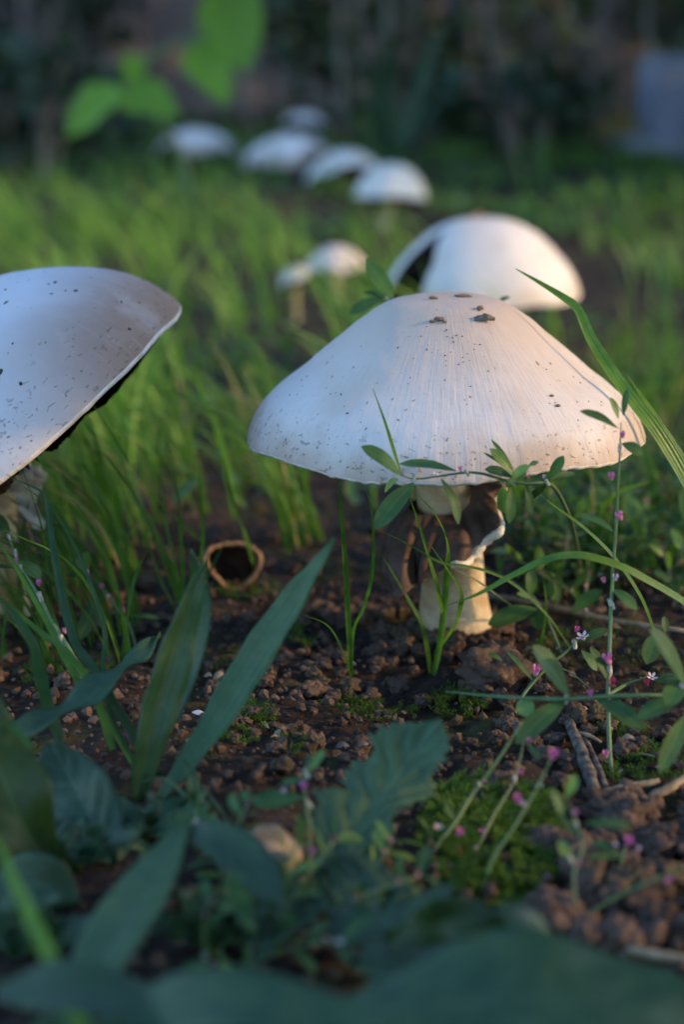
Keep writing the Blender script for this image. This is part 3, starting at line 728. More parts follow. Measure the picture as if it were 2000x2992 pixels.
tag(grass_field('dark_grass', 500, ((-0.50, 0.25), (0.50, 1.45)), 0.058, -0.3, 'grass', 0.0008, dens_l), 'darker thin grass growing through the yellow green grass behind the big mushrooms', 'grass', kind='stuff')
tag(grass_field('grass', 800, ((-0.50, 0.25), (0.50, 1.45)), 0.066, -0.42, 'grass_bg', 0.0010, dens_l), 'soft mass of thin yellow green grass behind the big mushrooms', 'grass', kind='stuff')
tag(grass_field('short_grass', 2200, ((-0.9, 1.0), (0.95, 2.7)), 0.045, -0.3, 'grass', 0.0016, lambda x, y: 0 if (abs(x-0.05) < 0.15 and y < 1.7) else 0.15+max(0, noise.noise((x*4, y*3, 6))*1.5)), 'thin short dark grass over the shaded soil at the back', 'grass', kind='stuff')

def cover(name, n, area, size, mat, dens):
    V, Fc = [], []
    c = 0
    while c < n:
        x, y = rg.uniform(*area[0]), rg.uniform(*area[1])
        if rg.random() > dens(x, y): continue
        c += 1; a = rg.uniform(0, 6.28); L = size*rg.uniform(.5, 1.3)*(1+0.5*max(0, y-0.6))
        d = Vector((math.cos(a), math.sin(a), rg.uniform(0.0, 0.9))).normalized(); s_ = d.cross(Vector((0, 0, 1))).normalized(); u = s_.cross(d)
        p = Vector((x, y, gz(x, y)+rg.uniform(0, 0.010))); b = len(V)
        V += [p, p+d*L*.3+s_*L*.2+u*L*.06, p+d*L*.75+s_*L*.17+u*L*.06, p+d*L, p+d*L*.75-s_*L*.17+u*L*.06, p+d*L*.3-s_*L*.2+u*L*.06, p+d*L*.5]
        Fc += [(b, b+1, b+6), (b+1, b+2, b+6), (b+2, b+3, b+6), (b+3, b+4, b+6), (b+4, b+5, b+6), (b+5, b, b+6)]
    return obj(name, mesh(name, V, Fc, M[mat], smooth=False))
# ------------------------------------------------------------------ knotweed
def flower_geo(c, d, size, kind, rg):
    """little five-lobed cup; returns verts, faces, material slots (calyx, petal, centre)"""
    d = Vector(d).normalized(); a = d.orthogonal().normalized(); b = d.cross(a)
    V, Fc, mi = [], [], []
    ring_ = [(0.0, 0.25), (0.35, 0.42), (0.75, 0.5)]; s = 8
    for h, r in ring_:
        for k in range(s):
            th = 2*math.pi*k/s; V.append(c+d*(h*size)+(a*math.cos(th)+b*math.sin(th))*(r*size*0.8))
    for j in range(2):
        for k in range(s):
            k2 = (k+1) % s; Fc.append((j*s+k, j*s+k2, (j+1)*s+k2, (j+1)*s+k)); mi.append(0 if j == 0 else 1)
    Fc.append(tuple(range(s-1, -1, -1))); mi.append(0)
    op = 0.75 if kind == 'open' else 0.15
    for k in range(5):
        th = 2*math.pi*k/5+rg.random()*0.3; e = a*math.cos(th)+b*math.sin(th); t = -a*math.sin(th)+b*math.cos(th)
        p0 = c+d*(0.7*size)+e*(0.38*size); tip = c+d*(1.5*size-op*0.5*size)+e*((0.40+op)*size)
        m_ = p0.lerp(tip, 0.6)+e*0.05*size; o = len(V)
        V += [p0-t*0.22*size, p0+t*0.22*size, m_+t*0.30*size, tip+t*0.1*size, tip-t*0.1*size, m_-t*0.30*size]
        Fc.append((o, o+1, o+2, o+5)); mi.append(1); Fc.append((o+5, o+2, o+3, o+4)); mi.append(1)
    o = len(V)
    for k in range(5):
        th = 2*math.pi*k/5; V.append(c+d*(0.85*size)+(a*math.cos(th)+b*math.sin(th))*0.22*size)
    V.append(c+d*size)
    for k in range(5): Fc.append((o+k, o+(k+1) % 5, o+5)); mi.append(2)
    return V, Fc, mi
kr = random.Random(5)
FM = {'pink': lambda: [M['calyx'], M['pink'], M['pink']], 'open': lambda: [M['calyx'], M['petal_white'], M['yellow']],
      'red': lambda: [M['red'], M['red'], M['red']], 'white': lambda: [M['calyx'], M['petal_white'], M['petal_white']]}
def add_leaf(root, base, tip, w, mat, face=TOCAM, bend=0.0, fold=0.18, parent=None):
    base, tip = Vector(base), Vector(tip); d = tip-base
    mid = base.lerp(tip, 0.5)+Vector(face).normalized()*(d.length*bend)
    ww = [w/2*k for k in OVAL]
    V, Fc, UV = leafgeo([base, mid, tip], ww, ww, face, 14, 2, fold)
    child('leaf', V, Fc, M[mat], root, uv=UV)
def add_flower(root, p, d, size, kind='pink'):
    V, Fc, mi = flower_geo(Vector(p), d, size, kind, kr); child('flower', V, Fc, FM[kind](), root, mi=mi, smooth=False)
def add_sheath(root, p, d, r):
    p = Vector(p); d = Vector(d).normalized()
    V, Fc = tube([p-d*r*1.1, p, p+d*r*1.2], [r*0.45, r*0.56, r*0.50], 6, 8, 0.3, cap=False); child('sheath', V, Fc, M['sheath'], root)
def knot(label, stems, leaves=(), flowers=(), sheaths=(), group=None, name='knotweed_plant', stem_mat='stem', auto=None):
    """stems: list of (pts, width px); leaves: (base, tip, width px, mat[, bend]); flowers: (pt, size px, kind)"""
    root = empty(name, P(*stems[0][0][0])); tag(root, label, 'weed', group)
    for pts, wpx in stems:
        m = mpp(*pts[0])*wpx*0.40
        V, Fc = tube([P(*p) for p in pts], [m, m, m*0.95, m*0.85, m*0.7, m*0.25], max(12, 5*len(pts)), 8, 0.12); child('stem', V, Fc, M[stem_mat], root)
    for lf in leaves:
        b, t, wpx, mat = lf[:4]; f = lf[5] if len(lf) > 5 else TOCAM+Vector((kr.uniform(-.35, .35), 0, kr.uniform(-.3, .3)))
        add_leaf(root, P(*b), P(*t), mpp(*b)*wpx, mat, f, lf[4] if len(lf) > 4 else 0.06)
    for p, spx, kind in flowers:
        d = Vector((kr.uniform(-.4, .4), kr.uniform(-.6, 0.0), 0.8)); m = mpp(*p)*spx*(0.42 if kind == 'open' else 0.58)
        add_flower(root, P(*p)-d.normalized()*m*0.6, d, m, kind)
    for p, wpx in sheaths:
        add_sheath(root, P(*p), Vector((kr.uniform(-.6, .1), 0, 0.8)), mpp(*p)*wpx/2)
    return root

sy = 0.3255
knot('knotweed sprig lying along the lower rim of the conical cap, with pink buds', [
    ([(1700, 1700, gp(1700, 1700)), (1680, 1560, .38), (1640, 1455, .345), (1603, 1412, sy+.002), (1560, 1414, sy), (1499, 1409, sy), (1440, 1392, sy-.001), (1395, 1381, sy-.001), (1350, 1382, sy-.002), (1273, 1393, sy-.003), (1210, 1400, sy-.004), (1168, 1386, sy-.005)], 15)],
    [((1175, 1390, sy-.005), (1056, 1305, sy-.006), 60, 'knot'), ((1334, 1376, sy-.002), (1168, 1356, sy-.003), 40, 'knot'),
     ((1210, 1410, sy-.004), (1097, 1545, sy-.010), 62, 'knot'), ((1290, 1398, sy-.003), (1341, 1532, sy-.006), 38, 'knot', 0.1, Vector((0.6, -0.7, 0.4))),
     ((1165, 1400, sy-.002), (1125, 1435, sy+.001), 40, 'knot_young'), ((1500, 1388, sy), (1412, 1322, sy+.002), 14, 'knot'), ((1503, 1386, sy), (1436, 1284, sy+.003), 17, 'knot'),
     ((1502, 1384, sy-.001), (1433, 1311, sy), 36, 'knot_young'), ((1500, 1394, sy-.002), (1418, 1372, sy-.003), 40, 'knot'), ((1490, 1400, sy-.002), (1550, 1362, sy-.004), 34, 'knot_young'),
     ((1485, 1412, sy-.001), (1540, 1384, sy-.003), 44, 'knot_young'), ((1606, 1400, sy), (1648, 1332, sy-.001), 32, 'knot'), ((1606, 1400, sy+.001), (1680, 1383, sy+.006), 20, 'knot'),
     ((1494, 1420, sy), (1489, 1530, sy-.002), 34, 'knot', 0.05, Vector((0.3, -0.9, 0.2))), ((1538, 1414, sy+.001), (1555, 1500, sy), 24, 'knot'), ((1545, 1362, sy-.001), (1575, 1350, sy-.001), 20, 'knot_young'),
     ((1470, 1420, sy+.004), (1480, 1500, sy+.006), 44, 'knot_young'), ((1600, 1415, sy+.004), (1540, 1470, sy+.012), 32, 'knot')],
    [((1347, 1372, sy-.003), 20, 'pink'), ((1273, 1388, sy-.005), 26, 'open'), ((1474, 1416, sy-.002), 17, 'pink'), ((1545, 1394, sy-.002), 14, 'pink'), ((1590, 1394, sy), 14, 'white')],
    [((1499, 1409, sy), 20), ((1600, 1410, sy), 20), ((1210, 1400, sy-.004), 20), ((1365, 1382, sy-.002), 18)])
vy = 0.318
knot('tall upright knotweed stem with pink buds crossing the sunlit edge of the conical cap', [
    ([(1800, 2450, gp(1800, 2450)), (1795, 2330, .295), (1783, 2200, .302), (1778, 2050, .308), (1782, 1900, .313), (1787, 1760, .316), (1794, 1640, vy), (1801, 1540, vy), (1808, 1400, vy), (1813, 1310, vy), (1816, 1235, vy)], 19)],
    [((1808, 1252, vy), (1696, 1202, vy-.001), 42, 'knot'), ((1808, 1225, vy), (1784, 1162, vy+.001), 26, 'knot_young'), ((1822, 1215, vy), (1834, 1136, vy+.001), 20, 'knot'),
     ((1818, 1296, vy), (1880, 1330, vy-.001), 44, 'knot'), ((1800, 1560, vy), (1700, 1500, vy+.004), 30, 'knot'), ((1790, 1720, .317), (1862, 1782, .314), 40, 'knot'), ((1780, 1990, .310), (1725, 1890, .312), 34, 'knot')],
    [((1821, 1272, vy-.001), 26, 'pink'), ((1788, 1395, vy-.001), 30, 'pink'), ((1813, 1510, vy-.001), 34, 'pink'), ((1800, 1690, .315), 26, 'white'), ((1766, 1696, .315), 20, 'pink'),
     ((1779, 1930, .311), 44, 'pink'), ((1791, 1995, .309), 32, 'red'), ((1772, 2205, .300), 28, 'pink')],
    [((1787, 1765, .316), 30), ((1781, 1960, .311), 30), ((1812, 1310, vy), 22)])
hy = 0.292
knot('blurred horizontal knotweed stem with broad blue green leaves above the bare clods', [
    ([(2120, 2020, .300), (2000, 2030, .296), (1880, 2032, .294), (1780, 2034, hy), (1650, 2042, hy-.001), (1500, 2038, hy), (1400, 2030, hy+.003), (1300, 2020, hy+.006)], 17)],
    [((1665, 2035, hy), (1556, 1886, hy-.003), 74, 'knot'), ((1655, 2042, hy), (1508, 2172, hy-.008), 60, 'knot'), ((1745, 2040, hy), (1878, 2132, hy-.008), 66, 'knot'),
     ((2010, 2010, .292), (1898, 1838, .286), 84, 'knot'), ((1990, 2040, .290), (1865, 2100, .286), 56, 'knot'), ((2005, 2090, .286), (1930, 2255, .276), 52, 'knot_young'),
     ((1540, 2036, hy), (1535, 2095, hy-.003), 50, 'knot_young'), ((1990, 1990, .292), (1950, 2060, .285), 60, 'knot'), ((2030, 2100, .286), (2060, 2200, .280), 60, 'knot')],
    [((1727, 2028, hy-.001), 26, 'pink'), ((1995, 2010, .290), 30, 'white')], [((1655, 2042, hy), 26), ((1945, 2032, .293), 26)])
a1 = gp(1274, 2500)
knot('slanting knotweed stem with pink buds over the green moss cushion', [
    ([(1255, 2520, a1), (1274, 2475, a1+.001), (1332, 2400, a1+.005), (1383, 2317, a1+.010), (1459, 2215, a1+.014), (1529, 2105, a1+.018)], 16),
    ([(1274, 2475, a1+.001), (1250, 2420, a1), (1220, 2380, a1)], 7)],
    [((1440, 2240, a1+.013), (1428, 2225, a1+.012), 16, 'knot'), ((1332, 2400, a1+.005), (1300, 2340, a1+.006), 20, 'knot')],
    [((1341, 2435, a1), 36, 'pink'), ((1282, 2418, a1), 30, 'open'), ((1420, 2283, a1+.01), 14, 'pink')], [((1400, 2290, a1+.010), 16)])
a2 = gp(1389, 2510)
knot('second slanting knotweed stem with three pink buds beside the moss cushion', [
    ([(1370, 2530, a2), (1389, 2490, a2+.001), (1440, 2387, a2+.007), (1497, 2291, a2+.013), (1522, 2210, a2+.017), (1531, 2160, a2+.019)], 14)],
    [((1540, 2170, a2+.018), (1580, 2220, a2+.014), 16, 'knot')],
    [((1523, 2258, a2+.012), 26, 'pink'), ((1546, 2163, a2+.018), 18, 'pink'), ((1412, 2432, a2+.004), 26, 'pink'), ((1390, 2480, a2), 20, 'white')], [((1505, 2275, a2+.013), 22)])
a3 = gp(1420, 2600)
knot('grey green knotweed stem topped by lilac buds behind the moss cushion', [
    ([(1405, 2620, a3), (1440, 2510, a3+.003), (1500, 2420, a3+.006), (1560, 2320, a3+.010), (1600, 2240, a3+.013), (1617, 2205, a3+.014)], 13)],
    [], [((1617, 2207, a3+.012), 42, 'pink'), ((1512, 2338, a3+.007), 36, 'pink'), ((1530, 2350, a3+.006), 22, 'white')])
a4 = gp(1700, 2700)
knot('young knotweed shoot with narrow leaves rising from the sunlit clods', [
    ([(1692, 2760, a4-.004), (1690, 2680, a4), (1676, 2560, a4+.003), (1701, 2480, a4+.006), (1690, 2420, a4+.008), (1672, 2370, a4+.009), (1655, 2330, a4+.010)], 15),
    ([(1690, 2690, a4), (1800, 2620, a4+.001), (1900, 2575, a4+.002), (2010, 2530, a4+.003)], 14)],
    [((1655, 2330, a4+.010), (1682, 2262, a4+.011), 34, 'knot_young'), ((1703, 2405, a4+.007), (1852, 2415, a4+.006), 34, 'knot'), ((1672, 2520, a4+.004), (1634, 2455, a4+.006), 36, 'knot_young'),
     ((1650, 2400, a4+.008), (1610, 2300, a4+.010), 34, 'knot'), ((1690, 2440, a4+.007), (1640, 2390, a4+.008), 30, 'knot')],
    [((1680, 2375, a4+.008), 22, 'pink'), ((1695, 2525, a4+.003), 18, 'pink'), ((1952, 2573, a4+.001), 26, 'pink'), ((1705, 2715, a4-.002), 32, 'pink')], [((1684, 2410, a4+.008), 22), ((1668, 2510, a4+.004), 24)])
a5 = gp(1810, 2560)
knot('low knotweed flower head with small blue green leaves on the sunlit clods', [
    ([(1812, 2570, a5), (1818, 2510, a5+.001), (1830, 2470, a5+.002)], 16)],
    [((1815, 2500, a5+.001), (1732, 2455, a5+.003), 26, 'knot'), ((1818, 2505, a5+.001), (1715, 2505, a5), 20, 'knot')],
    [((1836, 2462, a5+.001), 40, 'pink'), ((1800, 2470, a5+.002), 24, 'white'), ((1868, 2482, a5), 22, 'white')])
a6 = gp(1500, 2090)
knot('small knotweed with an open yellowish flower between cream stem and horizontal stem', [
    ([(1500, 2100, a6), (1530, 2030, a6+.004), (1600, 1950, a6+.008), (1655, 1905, a6+.010), (1680, 1880, a6+.010), (1705, 1850, a6+.010)], 14),
    ([(1600, 1950, a6+.008), (1660, 1960, a6+.008), (1725, 2010, a6+.004)], 6)],
    [((1690, 1875, a6+.010), (1778, 1838, a6+.011), 28, 'knot'), ((1700, 1900, a6+.010), (1745, 1960, a6+.008), 34, 'knot'), ((1560, 1990, a6+.006), (1480, 1900, a6+.008), 16, 'knot'), ((1470, 1930, a6+.006), (1426, 1910, a6+.006), 22, 'knot')],
    [((1705, 1862, a6+.009), 42, 'open'), ((1686, 1840, a6+.010), 24, 'pink'), ((1568, 1962, a6+.004), 40, 'pink')], [((1680, 1882, a6+.010), 26)])
a7 = gp(1560, 1900)
knot('knotweed with paired oval leaves resting beside the base of the cream stem', [
    ([(1650, 1930, a7-.004), (1600, 1810, a7+.004), (1555, 1740, a7+.006), (1540, 1735, a7+.006), (1500, 1700, a7+.006)], 12)],
    [((1570, 1778, a7+.002), (1428, 1825, a7-.002), 60, 'knot'), ((1575, 1780, a7+.002), (1580, 1840, a7-.004), 52, 'knot'), ((1552, 1742, a7+.005), (1548, 1665, a7+.005), 44, 'knot'),
     ((1548, 1748, a7+.005), (1512, 1735, a7+.003), 22, 'knot_young'), ((1610, 1750, a7+.008), (1604, 1700, a7+.008), 28, 'knot'), ((1670, 1790, a7+.006), (1762, 1725, a7+.006), 46, 'knot')],
    [((1600, 1760, a7+.004), 14, 'pink'), ((1715, 1785, a7+.004), 16, 'white')])
a8 = gp(1950, 2000)
knot('knotweed with a yellow centred flower and a red bud near the horizontal stem', [
    ([(1780, 2030, gp(1780, 2050)), (1830, 2000, a8), (1870, 1985, a8), (1895, 1975, a8)], 16)],
    [((1915, 1990, a8), (1985, 1980, a8), 34, 'knot'), ((1920, 1850, a8+.012), (1890, 1940, a8+.004), 52, 'knot'), ((1945, 1850, a8+.01), (1942, 1800, a8+.012), 24, 'knot')],
    [((1906, 1979, a8-.001), 34, 'open'), ((1892, 1996, a8-.001), 26, 'red')])
# left-hand knotweeds
b1 = gp(260, 2000)
knot('shaded knotweed stem with white papery sheaths and pink buds under the speckled mushroom', [
    ([(275, 2050, b1-.002), (230, 1950, b1), (198, 1888, b1+.003), (153, 1818, b1+.006), (121, 1754, b1+.009), (70, 1668, b1+.013), (41, 1610, b1+.016), (19, 1550, b1+.018), (-10, 1500, b1+.020)], 15)],
    [((30, 1560, b1+.017), (-30, 1500, b1+.017), 40, 'knot'), ((40, 1660, b1+.012), (-40, 1655, b1+.01), 18, 'knot'), ((60, 1640, b1+.014), (120, 1690, b1+.012), 40, 'knot_young')],
    [((113, 1706, b1+.010), 26, 'pink'), ((47, 1636, b1+.014), 16, 'pink'), ((190, 1844, b1+.004), 22, 'pink'), ((30, 1560, b1+.017), 14, 'white')],
    [((118, 1745, b1+.009), 28), ((180, 1872, b1+.004), 34), ((64, 1660, b1+.013), 20), ((45, 1615, b1+.015), 20), ((27, 1570, b1+.017), 18)], stem_mat='stem')
b2 = gp(405, 1920)
knot('small shaded knotweed with a hanging blue green leaf behind the plantain', [
    ([(408, 1930, b2), (376, 1822, b2+.004), (351, 1792, b2+.005), (316, 1741, b2+.007), (297, 1716, b2+.008), (252, 1668, b2+.010)], 10)],
    [((256, 1670, b2+.010), (256, 1610, b2+.010), 30, 'knot_young'), ((250, 1672, b2+.010), (222, 1632, b2+.010), 16, 'knot_young'), ((252, 1680, b2+.010), (193, 1681, b2+.009), 20, 'knot'),
     ((290, 1735, b2+.007), (232, 1870, b2+.001), 46, 'knot'), ((380, 1800, b2+.004), (470, 1808, b2+.002), 20, 'knot'), ((170, 1530, b2+.014), (125, 1660, b2+.012), 30, 'knot')],
    [((297, 1716, b2+.007), 22, 'pink'), ((360, 1783, b2+.004), 24, 'pink'), ((256, 1672, b2+.009), 16, 'white'), ((315, 1744, b2+.006), 16, 'white')])
c1 = gp(690, 2560)
knot('knotweed sprig with pink and white buds in the shade left of the lobed leaf', [
    ([(900, 2640, gp(900, 2640)), (905, 2520, .252), (905, 2420, .254), (893, 2340, .256), (890, 2270, .258), (905, 2200, .262)], 16)],
    [((900, 2260, .258), (950, 2190, .262), 28, 'knot_young'), ((890, 2330, .256), (735, 2345, .256), 56, 'knot'), ((895, 2280, .258), (820, 2290, .258), 26, 'knot')],
    [((888, 2300, .256), 34, 'pink'), ((830, 2312, .256), 20, 'white'), ((915, 2490, .250), 30, 'pink'), ((918, 2650, .238), 60, 'pink')], [((895, 2260, .258), 24), ((903, 2350, .256), 26)])
c2 = gp(700, 2600)
knot('two stiff bluish stalks crossing beside the beige stone', [
    ([(760, 2560, gp(760, 2560)), (690, 2500, .262), (610, 2400, .268), (555, 2340, .272), (480, 2275, .276), (410, 2285, .278)], 20),
    ([(790, 2540, gp(760, 2560)), (700, 2450, .264), (640, 2360, .268), (590, 2290, .272)], 13)],
    [((690, 2500, .262), (760, 2540, .258), 26, 'knot')], [((633, 2465, .262), 26, 'pink')], name='stalk_plant')
# far ones on the right: prototypes and copies
def rand_knot(rg, nst, ln):
    root = empty('knotweed_plant')
    for s in range(nst):
        az = rg.uniform(0, 2*math.pi); el = rg.uniform(0.35, 1.1); L = ln*rg.uniform(0.6, 1.1)
        d = Vector((math.cos(az)*math.cos(el), math.sin(az)*math.cos(el), math.sin(el)))
        pts = [Vector((0, 0, -.004))]
        for k in range(1, 6):
            d = (d+Vector((rg.gauss(0, .18), rg.gauss(0, .18), rg.gauss(-.04, .14)))).normalized(); pts.append(pts[-1]+d*L/5)
            if pts[-1].z < 0.003: pts[-1].z = 0.003
        V, Fc = tube(pts, [0.0006, 0.00055, 0.0004], 16, 6); child('stem', V, Fc, M['stem'], root)
        C = spline(pts, 9)
        for k in range(1, 9):
            p = Vector(C[k]); t = Vector(C[k]-C[k-1]).normalized(); pr = t.cross(Vector((rg.gauss(0, 1), rg.gauss(0, 1), rg.gauss(0, 1)))).normalized()
            for q in range(2 if k > 6 else 1):
                dd = (t*rg.uniform(0.2, 0.9)+pr*(1 if q == 0 else -1)).normalized(); ll = rg.uniform(0.006, 0.012)
                add_leaf(root, p, p+dd*ll, ll*rg.uniform(0.30, 0.42), 'knot' if rg.random() < .75 else 'knot_young', Vector((rg.uniform(-.5, .5), rg.uniform(-.6, .3), 0.8)), 0.08)
            if rg.random() < 0.35: add_flower(root, p, Vector((rg.uniform(-.5, .5), -.3, .8)), rg.uniform(.0008, .0013), rg.choice(['pink', 'pink', 'open', 'white']))
    return root
kp = [rand_knot(kr, kr.randint(2, 3), 0.045) for _ in range(6)]; kused = set()
def put_knot(i, px, py, sc, label, group):
    p = G(px, py); o = kp[i] if i not in kused else copy_tree(kp[i]); kused.add(i)
    o.location = p; o.rotation_euler = (0, 0, kr.uniform(0, 6.28)); o.scale = (sc, sc, sc); tag(o, label, 'weed', group)
kl1 = 'sprawling knotweed plant in the leafy patch on the sunny side of the conical mushroom'
for i in range(46):
    put_knot(i % 6, kr.uniform(1500, 2080), kr.uniform(1320, 1780), kr.uniform(0.55, 1.0), kl1, 'knotweed patch on the sunny side')
kl2 = 'low knotweed seedling in the thin grass beyond the conical mushroom'
for i in range(30):
    put_knot(i % 6, kr.uniform(600, 2060), kr.uniform(1080, 1330), kr.uniform(0.5, 0.9), kl2, 'seedlings beyond the big mushroom')
kl3 = 'shaded low knotweed under the broad leaves at the plot edge'
for i in range(5):
    put_knot(i % 6, kr.uniform(550, 1000), kr.uniform(2640, 2900), kr.uniform(0.5, 0.8), kl3, 'knotweed under the foreground leaves')
knot('leafy knotweed tip rising behind the crown of the conical cap', [
    ([(1190, 960, .43), (1180, 890, .425), (1150, 872, .424), (1110, 870, .423)], 9)],
    [((1152, 872, .424), (1068, 757, .422), 50, 'knot_young'), ((1120, 872, .423), (1022, 918, .420), 40, 'knot'), ((1130, 870, .424), (1090, 832, .424), 26, 'knot_young'), ((1125, 872, .424), (1062, 855, .424), 20, 'knot')], [], [((1130, 874, .423), 12)])
knot('single dark knotweed leaf peeping over the sunlit shoulder of the conical cap', [([(1440, 960, .43), (1448, 890, .425)], 6)], [((1448, 888, .425), (1492, 868, .424), 18, 'knot')])

tag(cover('ground_cover', 4200, ((-0.35, 0.55), (0.46, 2.2)), 0.011, 'knot_young', lambda x, y: max(0, noise.noise((x*9, y*7, 11))+0.12)*1.6*(1.0 if x > 0 else 0.45)), 'low mat of tiny weed leaves covering the soil behind the big mushrooms', 'weeds', kind='stuff')
# ------------------------------------------------------------------ plantains and broad leaves
def broad(root, pts, wl, wr, mat, face=TOCAM, fold=0.15, wave=0.0, wfreq=3, quilt=0.0, nq=7, n=26, nv=5, seed=0.0, name='leaf', label=None, thick=0.00025, jag=0.0, nj=24):
    W = [P(*p) for p in pts]; m = mpp(*pts[len(pts)//2])
    V, Fc, UV = leafgeo(W, [m*k for k in wl], [m*k for k in wr], face, n, nv, fold, wave, wfreq, quilt, nq, seed, jag=jag, nj=nj)
    o = child(name, V, Fc, M[mat], root, uv=UV)
    md = o.modifiers.new('thickness', 'SOLIDIFY'); md.thickness = thick; md.offset = 0
    if label: o['label'] = label
    return o
yb = gp(450, 2330)
pl = empty('plantain', P(440, 2340, yb)); tag(pl, 'ribwort plantain with long upright ribbed leaves in the shade', 'plantain')
broad(pl, [(462, 2345, yb), (500, 2290, yb), (564, 2205, yb+.003), (628, 2115, yb+.006), (724, 1962, yb+.010), (820, 1812, yb+.012), (915, 1668, yb+.013), (960, 1600, yb+.013), (977, 1574, yb+.013)],
      [16, 28, 42, 54, 58, 56, 46, 26, 4], [16, 28, 42, 54, 58, 54, 44, 26, 4], 'plantain', Vector((-0.35, -0.7, 0.6)), 0.16, 0.0003, 5, n=44, nv=4)
broad(pl, [(400, 2340, yb-.002), (415, 2250, yb-.001), (434, 2165, yb), (462, 2060, yb+.002), (492, 1960, yb+.004), (525, 1850, yb+.006), (560, 1740, yb+.007), (592, 1665, yb+.008), (607, 1624, yb+.008)],
      [20, 40, 52, 60, 62, 56, 42, 22, 3], [20, 40, 50, 56, 60, 54, 40, 22, 3], 'plantain', Vector((0.55, -0.7, 0.35)), 0.42, 0.0003, 4, n=40, nv=4)
broad(pl, [(470, 2180, yb+.010), (520, 2060, yb+.014), (560, 1940, yb+.017), (590, 1830, yb+.018), (598, 1730, yb+.018), (580, 1660, yb+.017), (560, 1605, yb+.016)], [8, 40, 60, 62, 50, 30, 3], [8, 30, 44, 46, 40, 26, 3], 'broad', Vector((-.5, -.5, .3)), 0.15, n=24, nv=3)
broad(pl, [(470, 1860, yb+.030), (410, 1915, yb+.024), (319, 1995, yb+.015), (230, 2060, yb+.008), (150, 2105, yb+.003), (60, 2140, yb-.002)], [4, 40, 58, 60, 56, 40], [4, 36, 52, 56, 50, 36], 'broad', Vector((-0.35, -0.35, 0.9)), 0.35, 0.0012, 2.5, n=30, nv=4)
broad(pl, [(455, 2330, yb-.006), (520, 2370, yb-.010), (560, 2330, yb-.012), (560, 2260, yb-.010), (535, 2220, yb-.007)], [10, 22, 24, 18, 3], [10, 22, 24, 18, 3], 'plantain', Vector((0.4, -0.6, 0.6)), 0.4, n=22, nv=3)
# broad veined leaf at the left, dark edge leaves
e1 = gp(260, 2480)
lf = empty('broad_leaf_weed', P(260, 2500, e1)); tag(lf, 'weed with broad wrinkled bluish leaves in the shade at the plot edge', 'weed')
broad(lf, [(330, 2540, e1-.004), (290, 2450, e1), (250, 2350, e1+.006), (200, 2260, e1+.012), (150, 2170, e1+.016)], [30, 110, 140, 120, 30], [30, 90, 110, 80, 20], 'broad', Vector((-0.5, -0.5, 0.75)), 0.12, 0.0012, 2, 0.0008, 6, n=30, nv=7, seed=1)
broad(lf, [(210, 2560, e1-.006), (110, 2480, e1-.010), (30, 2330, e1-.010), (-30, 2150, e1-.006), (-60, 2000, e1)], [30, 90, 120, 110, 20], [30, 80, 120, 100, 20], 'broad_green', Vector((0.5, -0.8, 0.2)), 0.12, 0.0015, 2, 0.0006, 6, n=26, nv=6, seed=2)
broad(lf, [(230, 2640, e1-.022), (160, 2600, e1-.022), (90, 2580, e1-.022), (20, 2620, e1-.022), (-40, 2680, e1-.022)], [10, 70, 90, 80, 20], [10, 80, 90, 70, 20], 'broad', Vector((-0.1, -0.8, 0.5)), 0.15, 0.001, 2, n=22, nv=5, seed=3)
e2 = gp(540, 2520)
lf2 = empty('plantain', P(540, 2450, e2)); tag(lf2, 'blurred plantain with a broad bluish leaf hanging over the plot edge', 'plantain')
broad(lf2, [(545, 2400, .245), (500, 2480, .235), (430, 2600, .222), (340, 2740, .208), (270, 2860, .198), (215, 2950, .192), (170, 3060, .186)], [10, 50, 80, 100, 95, 70, 10], [10, 55, 90, 105, 95, 70, 10], 'plantain', Vector((-0.2, -0.7, 0.7)), 0.22, n=30, nv=5)
broad(lf2, [(530, 2420, .246), (600, 2440, .240), (680, 2480, .236), (760, 2560, .230), (820, 2680, .222)], [10, 50, 70, 60, 8], [10, 50, 70, 60, 8], 'broad', Vector((0.1, -0.7, 0.7)), 0.25, n=22, nv=4)
single('wide bright green grass blade bending down over the near plot edge', [(300, 3080, .185), (210, 2920, .190), (150, 2790, .194), (96, 2674, .198), (40, 2560, .203), (-30, 2400, .210)], 66, 'grass', Vector((-.6, -.6, .4)))
single('bluish grass blade lying under the hanging plantain leaf', [(60, 3060, .200), (160, 2960, .202), (300, 2860, .206)], 50, 'grass_teal')
# lobed leaf
f1 = gp(1000, 2620)
lo = empty('lobed_leaf_weed', P(985, 2620, f1)); tag(lo, 'weed with broad lobed blue green leaves lying beside the moss cushion', 'weed')
LW = [16, 90, 120, 112, 150, 165, 168, 110, 150, 150, 96, 140, 128, 100, 60, 8]
RW = [16, 70, 86, 84, 110, 112, 84, 70, 96, 118, 128, 90, 110, 100, 60, 8]
broad(lo, [(985, 2620, f1), (1000, 2560, f1+.002), (1040, 2460, f1+.006), (1105, 2350, f1+.011), (1180, 2240, f1+.017), (1240, 2160, f1+.021), (1285, 2100, f1+.024)], LW, RW, 'lobed', Vector((-0.12, -0.55, 0.85)), 0.10, 0.0014, 2.5, 0.0012, 7, n=110, nv=9, seed=0.6, jag=0.22, nj=17)
broad(lo, [(1300, 2860, f1-.040), (1220, 2780, f1-.030), (1130, 2690, f1-.020), (1050, 2600, f1-.010), (960, 2520, f1-.004)], [20, 150, 190, 110, 170, 150, 80, 10], [20, 150, 180, 210, 120, 170, 90, 10], 'broad', Vector((0.05, -0.6, 0.8)), 0.10, 0.002, 2.2, 0.0012, 6, n=90, nv=8, seed=1.5, jag=0.25, nj=13)
